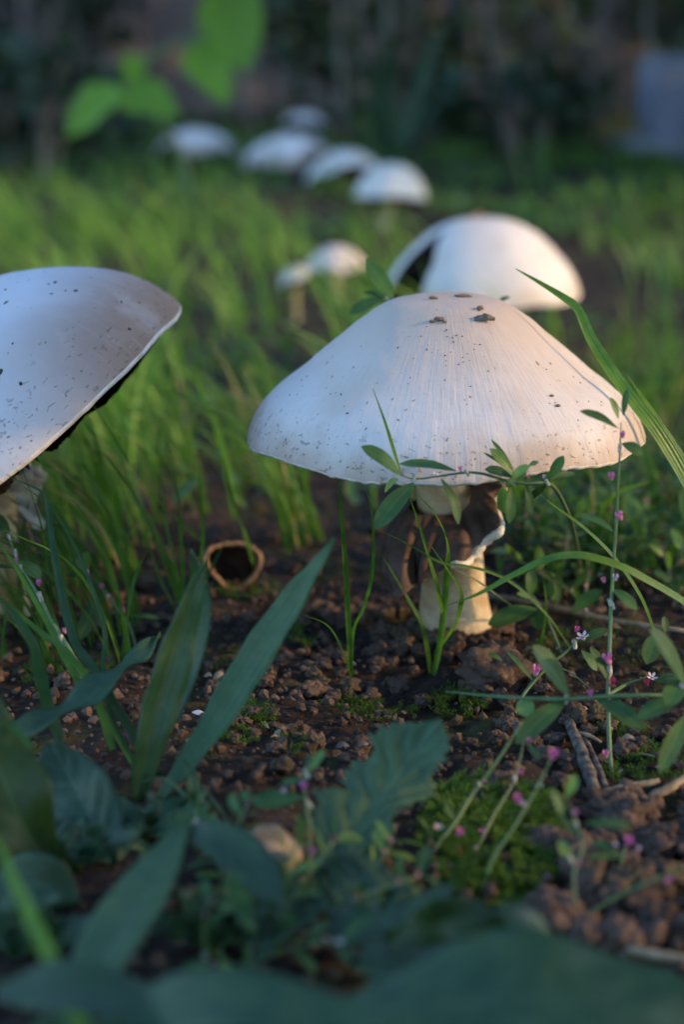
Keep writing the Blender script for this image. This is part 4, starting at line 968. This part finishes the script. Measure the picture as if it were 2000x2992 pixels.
broad(lo, [(1130, 2740, f1-.030), (1210, 2720, f1-.032), (1310, 2690, f1-.033), (1400, 2690, f1-.034), (1490, 2715, f1-.034)], [10, 50, 75, 60, 6], [10, 50, 60, 50, 6], 'broad_green', Vector((0, -0.85, 0.45)), 0.2, 0.001, 2, n=20, nv=5)
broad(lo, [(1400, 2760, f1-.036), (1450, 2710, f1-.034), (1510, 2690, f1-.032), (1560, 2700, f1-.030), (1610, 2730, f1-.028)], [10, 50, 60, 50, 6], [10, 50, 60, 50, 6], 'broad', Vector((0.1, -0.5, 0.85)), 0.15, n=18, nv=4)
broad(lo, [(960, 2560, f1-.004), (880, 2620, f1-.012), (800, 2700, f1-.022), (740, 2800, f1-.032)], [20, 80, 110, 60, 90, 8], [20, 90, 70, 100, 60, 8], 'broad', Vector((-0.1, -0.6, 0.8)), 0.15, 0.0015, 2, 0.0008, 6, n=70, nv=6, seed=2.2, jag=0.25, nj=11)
ln = empty('large_leaf_weed', P(1500, 3040, .205)); tag(ln, 'very large smooth teal leaves spread over the near plot edge', 'weed')
broad(ln, [(900, 3010, .190), (1100, 2960, .186), (1350, 2930, .184), (1600, 2920, .184), (1850, 2950, .186), (2150, 3010, .190)], [20, 110, 180, 215, 200, 160, 60], [40, 160, 220, 240, 220, 160, 40], 'broad', Vector((0.02, -0.5, 0.85)), 0.06, 0.0015, 2, 0.0006, 6, n=44, nv=8, seed=0.3)
broad(ln, [(1250, 3120, .168), (1000, 3000, .172), (760, 2930, .176), (500, 2940, .180), (250, 3010, .184)], [20, 80, 100, 90, 10], [20, 80, 100, 90, 10], 'broad', Vector((0, -0.6, 0.8)), 0.12, 0.001, 2, n=30, nv=6)
broad(ln, [(700, 3060, .175), (480, 2960, .180), (260, 2900, .184), (60, 2880, .188), (-80, 2900, .192)], [20, 70, 90, 70, 10], [20, 70, 90, 70, 10], 'broad', Vector((0, -0.4, 0.9)), 0.12, 0.001, 2, n=30, nv=6)

# dark leaf clutter in the shade at the plot edge
dl = random.Random(17)
for lab, cx, cy, cnt in [('low dark weed with ragged leaves between the wrinkled leaf and the hanging plantain', 250, 2520, 7),
                         ('low dark weed with ragged leaves under the bent bright grass blade', 90, 2780, 7),
                         ('low dark weed with ragged leaves between the hanging plantain and the lobed leaves', 620, 2760, 8),
                         ('low dark weed with ragged leaves at the foot of the ribwort plantain', 430, 2440, 5)]:
    Yc = gp(cx, cy); rt = empty('ragged_weed', P(cx, cy, Yc)); tag(rt, lab, 'weed', 'ragged weeds in the foreground shade')
    for k in range(cnt):
        a = math.pi*(0.05+0.9*k/(cnt-1))+dl.uniform(-.2, .2); L = dl.uniform(130, 230)
        ex, ey = cx+math.cos(a)*L*1.25, cy-math.sin(a)*L*0.75
        yy = Yc+dl.uniform(-.012, .010); w0 = dl.uniform(34, 58)
        pr = [0.15, 0.6, 1.0, 0.7, 1.0, 0.85, 0.5, 0.05]
        broad(rt, [(cx, cy, Yc), (cx+(ex-cx)*.5, cy+(ey-cy)*.5-26, (Yc+yy)/2), (ex, ey, yy)], [w0*q for q in pr], [w0*q for q in pr], 'broad' if k % 3 else 'lobed', Vector((dl.uniform(-.5, .5), -0.5, 0.75)), 0.2, 0.001, 2, n=36, nv=4, seed=k*1.3, jag=0.3, nj=9)
# ------------------------------------------------------------------ small things on the soil
# dried curled cup
cc = P(678, 1652, 0.432); V, Fc, mi = [], [], []
na = 64; axis_c = Vector((0.25, -0.88, 0.22)).normalized(); ua = axis_c.cross(Vector((0, 0, 1))).normalized(); ub = ua.cross(axis_c).normalized()
if ub.z < 0: ub = -ub
pr = [(0.75, -0.0085), (0.93, -0.005), (1.0, -0.001), (0.985, 0.0004), (0.90, 0.0006), (0.83, -0.0006), (0.76, -0.004), (0.55, -0.0075), (0.02, -0.008)]
for r, d in pr:
    for k in range(na):
        a = 2*math.pi*k/na
        q = 0.0080*(1-0.22*max(0, math.cos(a-3.75))**3+0.06*math.sin(3*a)+0.07*noise.noise((math.cos(a)*3, math.sin(a)*3, r*2))+0.03*noise.noise((math.cos(a)*9, math.sin(a)*9, r*4)))
        V.append(cc+(ua*(-math.cos(a)*1.12)+ub*math.sin(a)*0.92)*(q*r)+axis_c*(d+0.0012*math.sin(2*a+1)+0.0006*noise.noise((math.cos(a)*5, math.sin(a)*5, 2))))
for j in range(len(pr)-1):
    for k in range(na):
        Fc.append((j*na+k, j*na+(k+1) % na, (j+1)*na+(k+1) % na, (j+1)*na+k)); mi.append(0 if j < 5 else 1)
L = Vector((cc.x, cc.y, gz(cc.x, cc.y)))
o = obj('dried_cup', mesh('dried_cup', [v-L for v in V], Fc, [M['cup'], M['cup_in']], mi=mi)); o.location = L
tag(o, 'curled brown dried cup with a pale lip lying behind the plantain', 'fungus')
# white petal
pp = G(582, 2100); ww = [0.0006*k for k in LANCE]
V, Fc, UV = leafgeo([Vector((-.0016, 0, .0016)), Vector((0, -.0002, .0016)), Vector((.0017, -.0003, .0011))], ww, ww, Vector((0, -.9, .35)), 12, 2, 0.1)
o = obj('petal', mesh('petal', V, Fc, M['petal'], uv=UV)); o.location = pp; tag(o, 'single white petal fallen on the soil next to the plantain', 'petal')
# beige stone
p = G(778, 2530)
o = obj('stone', rock_mesh('stone', 0.0058, M['pebble'], 4.2, 3, 0.38, 0.85, 1.2)); o.location = p+Vector((0, 0, .0028)); o.scale = (1.05, 0.8, 0.95)
tag(o, 'angular beige stone half hidden by the lobed leaf', 'stone')
p = G(640, 1985); o = obj('stone', rock_mesh('stone', 0.0016, M['straw'], 6.2, 2, 0.3, 0.8)); o.location = p+Vector((0, 0, .0008)); tag(o, 'tiny amber stone on the soil between the plantain leaves', 'stone')
# twigs and straws
def stick(name, label, pts, wpx, mat, cat='twig', rough=0.35):
    m = mpp(*pts[0])*wpx/2; L = P(*pts[0])
    V, Fc = tube([P(*p) for p in pts], [m*0.9, m, m*0.85, m*0.7], max(10, 6*len(pts)), 9, rough)
    o = obj(name, mesh(name, [v-L for v in V], Fc, M[mat])); o.location = L; return tag(o, label, cat)
def gp3(px, py, lift=0.001):
    q = G(px, py); return (px, py, q.y-lift*1.5)
stick('twig', 'weathered grey split twig propped on the sunlit clods', [gp3(1740, 2310), gp3(1715, 2240, .002), gp3(1690, 2170, .003), gp3(1664, 2112, .003)], 44, 'twig')
stick('twig', 'thin dark twig lying alongside the split grey twig', [gp3(1772, 2305), gp3(1745, 2230, .002), gp3(1706, 2150, .002)], 22, 'twig')
stick('straw', 'flat pale straw lying beside the foot of the grey twig', [gp3(1760, 2318), gp3(1830, 2300, .002), gp3(1928, 2282, .002)], 26, 'straw', 'straw')
stick('straw', 'short curved straw touching the head of the grey twig', [gp3(1695, 2140, .003), gp3(1725, 2150, .003), gp3(1758, 2168, .002)], 12, 'straw', 'straw')
stick('straw', 'hair thin straw on the mossy soil under the hanging young leaf', [gp3(1870, 2200), gp3(1940, 2215), gp3(2010, 2235)], 6, 'straw', 'straw')
stick('straw', 'broad bent straw at the sunlit edge of the clods', [gp3(1900, 2330), gp3(1960, 2300, .002), gp3(2030, 2255, .002)], 30, 'straw', 'straw')
stick('twig', 'long brown dry stem lying through the knotweed patch', [gp3(1420, 1738), gp3(1600, 1770, .003), gp3(1780, 1810, .003), gp3(2010, 1845, .003)], 18, 'straw')
stick('twig', 'pale bent stick lying in front of the nearest clods', [gp3(1830, 2770), gp3(1920, 2790, .002), gp3(2030, 2800, .002)], 30, 'straw')

# scraps of dead leaf and rootlets
sr = random.Random(31)
for i in range(34):
    px, py = (sr.uniform(540, 1250), sr.uniform(1800, 2280)) if i < 18 else (sr.uniform(1500, 2020), sr.uniform(1880, 2330))
    c = G(px, py); a = sr.uniform(0, 6.28); L = sr.uniform(.0012, .0034); d = Vector((math.cos(a), math.sin(a), sr.uniform(-.1, .3)))
    ww = [L*sr.uniform(.12, .38)*k for k in OVAL]
    V, Fc, UV = leafgeo([-d*L*.5+Vector((0, 0, .0016)), Vector((0, 0, .0016+L*.15)), d*L*.5+Vector((0, 0, .0014))], ww, ww, Vector((sr.uniform(-.6, .6), -.5, .8)), 8, 1, sr.uniform(-.4, .4))
    o = obj('leaf_scrap', mesh('leaf_scrap', V, Fc, M['straw' if i % 3 else 'twig'], uv=UV)); o.location = c
    tag(o, 'tiny brown scrap of dead leaf on the soil beside the plantain' if i < 18 else 'tiny dry leaf scrap on the soil near the grey split twig', 'leaf scrap', 'leaf scraps in the shaded patch' if i < 18 else 'leaf scraps near the twig')
# clods
cr = random.Random(11)
CM = [rock_mesh('soil_clod', 1.0, M['clod'], 1.7*i+0.4, 4, 0.55, 0.8, 1.5) for i in range(8)]
def clod(px, py, rpx, label, group, mesh_i=None):
    p = G(px, py); d = (p-Vector((0, 0, CAM_H))).dot(FWD); r = rpx*d/F
    o = obj('soil_clod', CM[cr.randrange(8) if mesh_i is None else mesh_i])
    o.scale = (r*cr.uniform(.85, 1.25), r*cr.uniform(.85, 1.2), r*cr.uniform(.8, 1.1)); o.rotation_euler = (cr.uniform(-.4, .4), cr.uniform(-.4, .4), cr.uniform(0, 6.28))
    o.location = p+Vector((0, 0, r*0.35)); tag(o, label, 'clod', group)
tag(clod(1440, 1985, 84, 'big rough soil clod at the foot of the cream mushroom stem', None, 2) or bpy.data.objects[-1])
g1 = 'reddish brown soil clod on the bare ground around the base of the cream stem'
for px, py, r in [(1190, 1870, 46), (1160, 1895, 30), (1120, 1880, 28), (1230, 1905, 30), (1330, 1900, 40), (1390, 1890, 34), (1290, 1910, 26), (1480, 1905, 40), (1520, 1960, 36), (1090, 1915, 26), (1150, 1940, 22),
                  (1060, 1790, 36), (1020, 1800, 30), (960, 1800, 34), (920, 1790, 40), (880, 1810, 26), (1120, 1800, 36), (1180, 1790, 30), (1230, 1840, 24), (1560, 2000, 30), (1590, 2020, 26), (1420, 2060, 22), (1380, 2010, 24), (1360, 2040, 18), (1480, 2050, 26), (1210, 1960, 16), (1100, 1850, 24)]:
    clod(px+cr.uniform(-6, 6), py+cr.uniform(-5, 5), r*0.8, g1, 'clods round the stem of the big mushroom')
for k in range(46):
    clod(cr.uniform(860, 1580), cr.uniform(1800, 2070), cr.choice((9, 12, 15, 20, 26)), g1, 'clods round the stem of the big mushroom')
for k in range(15):
    a = 2*math.pi*k/15+cr.uniform(-.15, .15); r = cr.uniform(.0016, .0036)
    o = obj('soil_clod', CM[k % 8]); o.scale = (r*1.3, r*1.1, r*0.9); o.rotation_euler = (cr.uniform(-.5, .5), cr.uniform(-.5, .5), cr.uniform(0, 6))
    x, y = base.x+math.cos(a)*0.0110, 0.392+math.sin(a)*0.0110; o.location = (x, y, gz(x, y)+r*0.3); tag(o, g1, 'clod', 'clods round the stem of the big mushroom')
g2 = 'brown soil clod in the sunlit heap at the near edge of the knotweed'
for i in range(48):
    clod(cr.uniform(1560, 2040), cr.uniform(2380, 2760), cr.uniform(26, 66), g2, 'clods in the sunlit heap')
g3 = 'rounded soil clod near the grey split twig and the mossy crust'
for px, py, r in [(1680, 2080, 34), (1720, 2070, 32), (1700, 2110, 36), (1740, 2100, 40), (1660, 2110, 28), (1770, 2090, 28), (1720, 2140, 26), (1780, 2130, 30), (1480, 2120, 34), (1520, 2140, 24), (1450, 2160, 26), (1560, 2180, 30), (1620, 2170, 34), (1590, 2220, 40), (1660, 2230, 36), (1640, 2290, 36), (1460, 2300, 50), (1420, 2330, 34), (1500, 2250, 26), (1830, 2200, 40), (1880, 2180, 30), (1940, 2150, 28), (1840, 2330, 44), (1900, 2380, 50)]:
    clod(px, py, r*0.85, g3, 'clods near the grey twig')
g4 = 'dark crumbly soil clod in the bare shaded patch beside the plantain'
for i in range(60):
    clod(cr.uniform(560, 1180), cr.uniform(1820, 2260), cr.uniform(10, 30), g4, 'clods in the shaded bare patch')
g5 = 'small brown soil clod on the shaded ground under the tilted mushroom'
for i in range(36):
    clod(cr.uniform(-20, 560), cr.uniform(1600, 2020), cr.uniform(14, 34), g5, 'clods under the tilted mushroom')
g6 = 'brown soil clod lying in the grass behind the dried cup'
for i in range(40):
    clod(cr.uniform(400, 2000), cr.uniform(1250, 1700), cr.uniform(14, 34), g6, 'clods among the grass')
# crumbs too small to pick apart
base_me = rock_mesh('tmp', 1.0, M['clod'], 2.2, 1, 0.4)
bvs = np.array([v.co[:] for v in base_me.vertices]); bfs = [tuple(p.vertices) for p in base_me.polygons]
bpy.data.meshes.remove(base_me)
V, Fc = [], []
nr_ = np.random.default_rng(3)
for i in range(4200):
    y = cr.uniform(0.205, 0.50); x = cr.uniform(-1, 1)*(0.03+0.24*y)
    if noise.noise((x*30, y*30, 7)) < -0.15 and cr.random() < .8: continue
    r = 0.00035+0.0012*cr.random()**2.2; q = Matrix.Rotation(cr.uniform(0, 6.28), 3, 'Z') @ Matrix.Rotation(cr.uniform(0, 6.28), 3, 'X')
    vs = (bvs*nr_.uniform(.55, 1.4, bvs.shape)) @ np.array(q)*r + np.array([x, y, gz(x, y)+r*0.5+0.0004])
    o_ = len(V); V += vs.tolist(); Fc += [tuple(k+o_ for k in f) for f in bfs]
tag(obj('soil_crumbs', mesh('soil_crumbs', V, Fc, M['clod'], smooth=False)), 'loose fine soil crumbs strewn over the bare ground', 'soil', kind='stuff')

# moss
def moss(px, py, rx, ry, n, label, h=0.0012, mound=0.0):
    c = G(px, py); d = (c-Vector((0, 0, CAM_H))).dot(FWD)/F; ax = rx*d; ay = ry*d/0.36
    V, Fc = [], []
    if mound:
        s, k0 = 18, 7; 
        for j in range(k0):
            t = j/(k0-1)
            for k in range(s):
                a = 2*math.pi*k/s; x, y = math.cos(a)*ax*t, math.sin(a)*ay*t
                V.append(Vector((x, y, gz(c.x+x, c.y+y)-c.z+mound*(1-t*t)-0.0006)))
        for j in range(k0-1):
            for k in range(s): Fc.append((j*s+k, j*s+(k+1) % s, (j+1)*s+(k+1) % s, (j+1)*s+k))
    i = 0
    while i < n:
        a = cr.uniform(0, 6.283); t = math.sqrt(cr.random())
        x, y = math.cos(a)*ax*t, math.sin(a)*ay*t
        i += 1
        if noise.noise((x*300+px, y*300, 1)) < -0.05: continue
        z = gz(c.x+x, c.y+y)-c.z+mound*(1-t*t)
        hh = h*cr.uniform(.6, 1.3); tp = Vector((x+cr.gauss(0, .25)*hh, y+cr.gauss(0, .25)*hh, z+hh))
        for q in range(6):
            an = q*2.4+a; e = Vector((math.cos(an), math.sin(an), cr.uniform(0.2, 0.9))).normalized(); s_ = Vector((-math.sin(an), math.cos(an), 0))
            o0 = Vector((x, y, z-0.0003)).lerp(tp, 0.25+0.75*q/5); l = hh*cr.uniform(.45, .7); b = len(V)
            V += [o0-s_*l*.10, o0+s_*l*.10, o0+e*l*.6+s_*l*.16, o0+e*l, o0+e*l*.6-s_*l*.16]
            Fc.append((b, b+1, b+2, b+3, b+4))
    o = obj('moss_patch', mesh('moss_patch', V, Fc, M['moss'])); o.location = c
    return tag(o, label, 'moss')
moss(1440, 2450, 220, 130, 2600, 'thick dark green moss cushion beside the lobed leaf', 0.0017, 0.0014)
moss(1345, 2055, 90, 45, 700, 'bright lit moss patch in front of the lobed leaf tip', 0.0014)
moss(1080, 2080, 150, 36, 600, 'thin moss streak on dark soil behind the lobed leaf')
moss(720, 2110, 90, 60, 500, 'moss patch touching the leaning plantain leaf')
moss(885, 1868, 40, 26, 200, 'small bright moss tuft between plantain tip and grass pair')
moss(740, 1730, 110, 36, 420, 'moss patch in front of the brown dried cup')
moss(860, 2170, 60, 40, 220, 'little moss patch on the dark soil beside the stone', 0.0010)
moss(1900, 2240, 130, 50, 620, 'moss patch on the crust beside the thin straw')
moss(1820, 2130, 80, 30, 260, 'thin moss on the crust above the straw beside the twig', 0.0010)
moss(1760, 1880, 200, 60, 700, 'moss spreading under the knotweed patch')
moss(200, 1950, 160, 60, 500, 'shaded moss under the papery knotweed stem')
moss(690, 1960, 90, 70, 300, 'sparse moss on the soil between the plantain leaves', 0.0010)
moss(1300, 2330, 60, 20, 200, 'moss rim along the edge of the lobed leaf', 0.0014)

# ------------------------------------------------------------------ background
bb_ = P(2000, 438, 2.3)
blk = empty('concrete_block', (bb_.x, 2.3, gz(bb_.x, 2.3))); tag(blk, 'grey blue concrete block standing on a low slab at the back', 'block')
def bevbox(w_, d_, h_, b):
    import bmesh
    bm = bmesh.new(); bmesh.ops.create_cube(bm, size=1); bmesh.ops.scale(bm, vec=(w_, d_, h_), verts=bm.verts)
    bmesh.ops.bevel(bm, geom=bm.edges[:], offset=b, segments=2, affect='EDGES')
    me = bpy.data.meshes.new('block'); bm.to_mesh(me); bm.free(); me.materials.append(M['concrete']); return me
q = obj('block', bevbox(0.24, 0.12, 0.115, 0.006), blk); q.location = (0.060, 0, 0.074)
q = obj('slab', bevbox(0.30, 0.20, 0.03, 0.005), blk); q.location = (0.055, -0.02, 0.005)
# vine with bright leaves
VY = 1.45
vn = empty('vine', Vector((P(560, 500, VY).x, VY, gz(P(560, 500, VY).x, VY)))); tag(vn, 'climbing vine with large bright green triangular leaves behind the far mushrooms', 'vine')
V, Fc = tube([vn.location, P(520, 430, VY), P(400, 270, VY), P(420, 180, VY+.02), P(560, 110, VY+.03), P(680, 30, VY+.03), P(760, -160, VY+.05)], [.003, .0028, .002], 40, 8); child('stem', V, Fc, M['stem'], vn)
TRI = [0.10, 0.8, 1.0, 0.95, 0.8, 0.6, 0.35, 0.03]
for pts, wl in [([(330, 245, VY), (290, 300, VY-.01), (240, 360, VY-.02), (195, 408, VY-.03)], 78), ([(355, 262, VY), (420, 290, VY-.01), (480, 320, VY-.02), (520, 345, VY-.03)], 72),
                ([(650, -40, VY+.02), (680, 60, VY+.01), (705, 140, VY), (722, 215, VY-.01)], 100), ([(560, 130, VY+.02), (600, 180, VY+.01), (640, 250, VY), (665, 310, VY-.01)], 70),
                ([(400, 240, VY), (390, 200, VY), (375, 175, VY), (350, 160, VY)], 40), ([(640, 20, VY+.02), (600, -30, VY+.01), (560, -60, VY), (500, -90, VY)], 70)]:
    W = [P(*p) for p in pts]; m = mpp(*pts[0]); ww = [m*wl*k for k in TRI]
    V, Fc, UV = leafgeo(W, ww, ww, Vector((-0.25, -0.65, 0.75)), 16, 3, 0.2, 0.002, 2); child('leaf', V, Fc, M['vine'], vn, uv=UV)
# strap-leaved plant
SY = 2.05
p0 = Vector((P(1160, 420, SY).x, SY, gz(P(1160, 420, SY).x, SY)))
sp_ = empty('strap_leaf_plant', p0); tag(sp_, 'clump of dark teal strap shaped leaves behind the far mushrooms', 'plant')
for tip, mid, wd in [((1290, 60), (1230, 250), .010), ((1120, 40), (1130, 230), .009), ((960, 180), (1060, 300), .009), ((1010, 60), (1080, 240), .008), ((1350, 230), (1260, 330), .007), ((870, 250), (1000, 340), .008)]:
    V, Fc, UV = leafgeo([p0+Vector((0, 0, -.005)), P(*mid, SY-.02), P(*tip, SY-.05)], [wd*k for k in GRASSW], [wd*k for k in GRASSW], TOCAM, 14, 1, 0.3); child('leaf', V, Fc, M['strap'], sp_, uv=UV)
# dry stalks at the back
dr = random.Random(4)
for i in range(70):
    x = dr.uniform(-1.0, 1.1); y = dr.uniform(2.35, 3.0); h = dr.uniform(0.4, 0.9); r = dr.uniform(.002, .006); z = gz(x, y)
    V, Fc = tube([Vector((0, 0, -.02)), Vector((dr.gauss(0, .03), 0, h*.4)), Vector((dr.gauss(0, .09), dr.gauss(0, .05), h))], [r, r*.85, r*.5], 10, 7, 0.2)
    o = obj('dry_stalk', mesh('dry_stalk', V, Fc, M['dry'])); o.location = (x, y, z); tag(o, 'dry grey brown stalk standing in the shade at the foot of the bank', 'stalk', 'dry stalks at the back')
# leafy shrubs: clouds of leaf-sized faces round a few stems
def leaf_cloud(name, n, fn, size, mat, root, ok=None):
    V, Fc = [], []
    rr = random.Random(len(name)*37+n)
    while len(Fc) < n*2:
        p = fn(rr)
        if p is None: continue
        d = Vector((rr.gauss(0, 1), rr.gauss(0, 1), rr.gauss(-.2, .7))).normalized(); s_ = d.cross(Vector((rr.gauss(0, 1), rr.gauss(0, 1), rr.gauss(0, 1)))).normalized(); nn = s_.cross(d)
        L = size*rr.uniform(.6, 1.3); b = len(V)
        if ok and not all(ok(q) for q in (p+d*L*.5+s_*L*.25, p+d*L*.5-s_*L*.25, p+d*L)): continue
        V += [p, p+d*L*.45+s_*L*.28, p+d*L-nn*L*.15, p+d*L*.45-s_*L*.28]
        Fc += [(b, b+1, b+2), (b, b+2, b+3)]
    L0 = root.location
    o = obj(name, mesh(name, [Vector(v)-L0 for v in V], Fc, M[mat], smooth=False), root); return tag(o, kind='stuff')
def shrub(label, x, y, rx, ry, h, n, size=0.05, mat='dark_leaf', group=None, z0=0.0):
    z = gz(x, y); r = empty('shrub', (x, y, z)); tag(r, label, 'shrub', group)
    for k in range(5):
        a = dr.uniform(0, 6.28); V, Fc = tube([Vector((x+math.cos(a)*.02, y+math.sin(a)*.02, z-.02)), Vector((x+math.cos(a)*rx*.25, y+math.sin(a)*ry*.25, z+h*.45)), Vector((x+math.cos(a)*rx*.6, y+math.sin(a)*ry*.6, z+h*.85))], [.008, .006, .003], 10, 7, .2)
        child('branch', V, Fc, M['dry'], r)
    def fn(rr):
        u = Vector((rr.uniform(-1, 1), rr.uniform(-1, 1), rr.uniform(-1, 1)))
        if u.length > 1 or u.length < 0.35: return None
        p = Vector((x+u.x*rx, y+u.y*ry, z+z0+(h-z0)*(u.z*.5+.5)))
        if noise.noise(p*6) < -0.12: return None
        return p
    leaf_cloud('foliage', n, fn, size, mat, r)
shrub('dark leafy shrub filling the corner behind the bright vine', -0.75, 2.75, 0.5, 0.3, 0.9, 2600, group='dark shrubs at the back')
shrub('dark leafy shrub behind the strap leaved clump', 0.10, 2.75, 0.42, 0.28, 0.85, 2400, group='dark shrubs at the back')
shrub('dark leafy shrub behind the concrete block', 0.85, 2.95, 0.45, 0.25, 0.8, 1700, group='dark shrubs at the back')
shrub('low dark leafy plant beside the far row of mushrooms', -0.38, 1.95, 0.16, 0.12, 0.16, 500, 0.035, group='low dark plants at the back')
shrub('low dark leafy plant in front of the strap leaved clump', 0.26, 2.25, 0.16, 0.1, 0.13, 400, 0.035, group='low dark plants at the back')
# unseen bush added to shade the plot; low sun comes in under its foliage
side = empty('shrub', (0.80, -0.14, gz(0.80, -0.14))); tag(side, 'unseen tall leafy bush added beside the plot so its foliage shades the ground', 'shrub')
for k in range(7):
    if k < 3: pts = [(0.80+.03*k, -.14-.05*k, -.02), (0.80, -.12, .45), (0.76, .15+.15*k, .74), (0.70, .55+.25*k, .92)]
    else: pts = [(0.80+.03*k, 1.50+.08*k, -.02), (0.80, 1.52+.06*k, .50), (0.74, 1.25-.08*k, .80), (0.68, .95-.1*k, .95)]
    V, Fc = tube([Vector(p) for p in pts], [.010, .008, .006, .003], 18, 8, .2); child('branch', V, Fc, M['dry'], side)
def bottom(Y):
    Y -= 0.52*math.tan(SUN_AZ)
    pts = [(-1, 0.0), (0.218, 0.0), (0.228, 0.203), (0.29, 0.206), (0.312, 0.235), (0.326, 0.272), (0.36, 0.288), (0.414, 0.292), (0.420, 0.235), (0.47, 0.235), (0.50, 0.36), (0.60, 0.38), (1.36, 0.41), (1.42, 0.05), (1.45, 0.12), (1.55, 0.42), (1.65, 0.42), (1.75, 0.0), (5, 0.0)]
    return float(np.interp(Y, [p[0] for p in pts], [p[1] for p in pts]))
def side_fn(rr):
    p = Vector((rr.uniform(0.50, 0.95), rr.uniform(-0.6, 2.4), rr.uniform(0.0, 1.0)))
    return p if side_ok(p) else None
def side_ok(p):
    t = (0.55-p.x)/S.x; q = p+S*t
    return q.z > bottom(q.y)+0.006*noise.noise(p*25)
leaf_cloud('foliage', 21000, side_fn, 0.06, 'dark_leaf', side, side_ok)
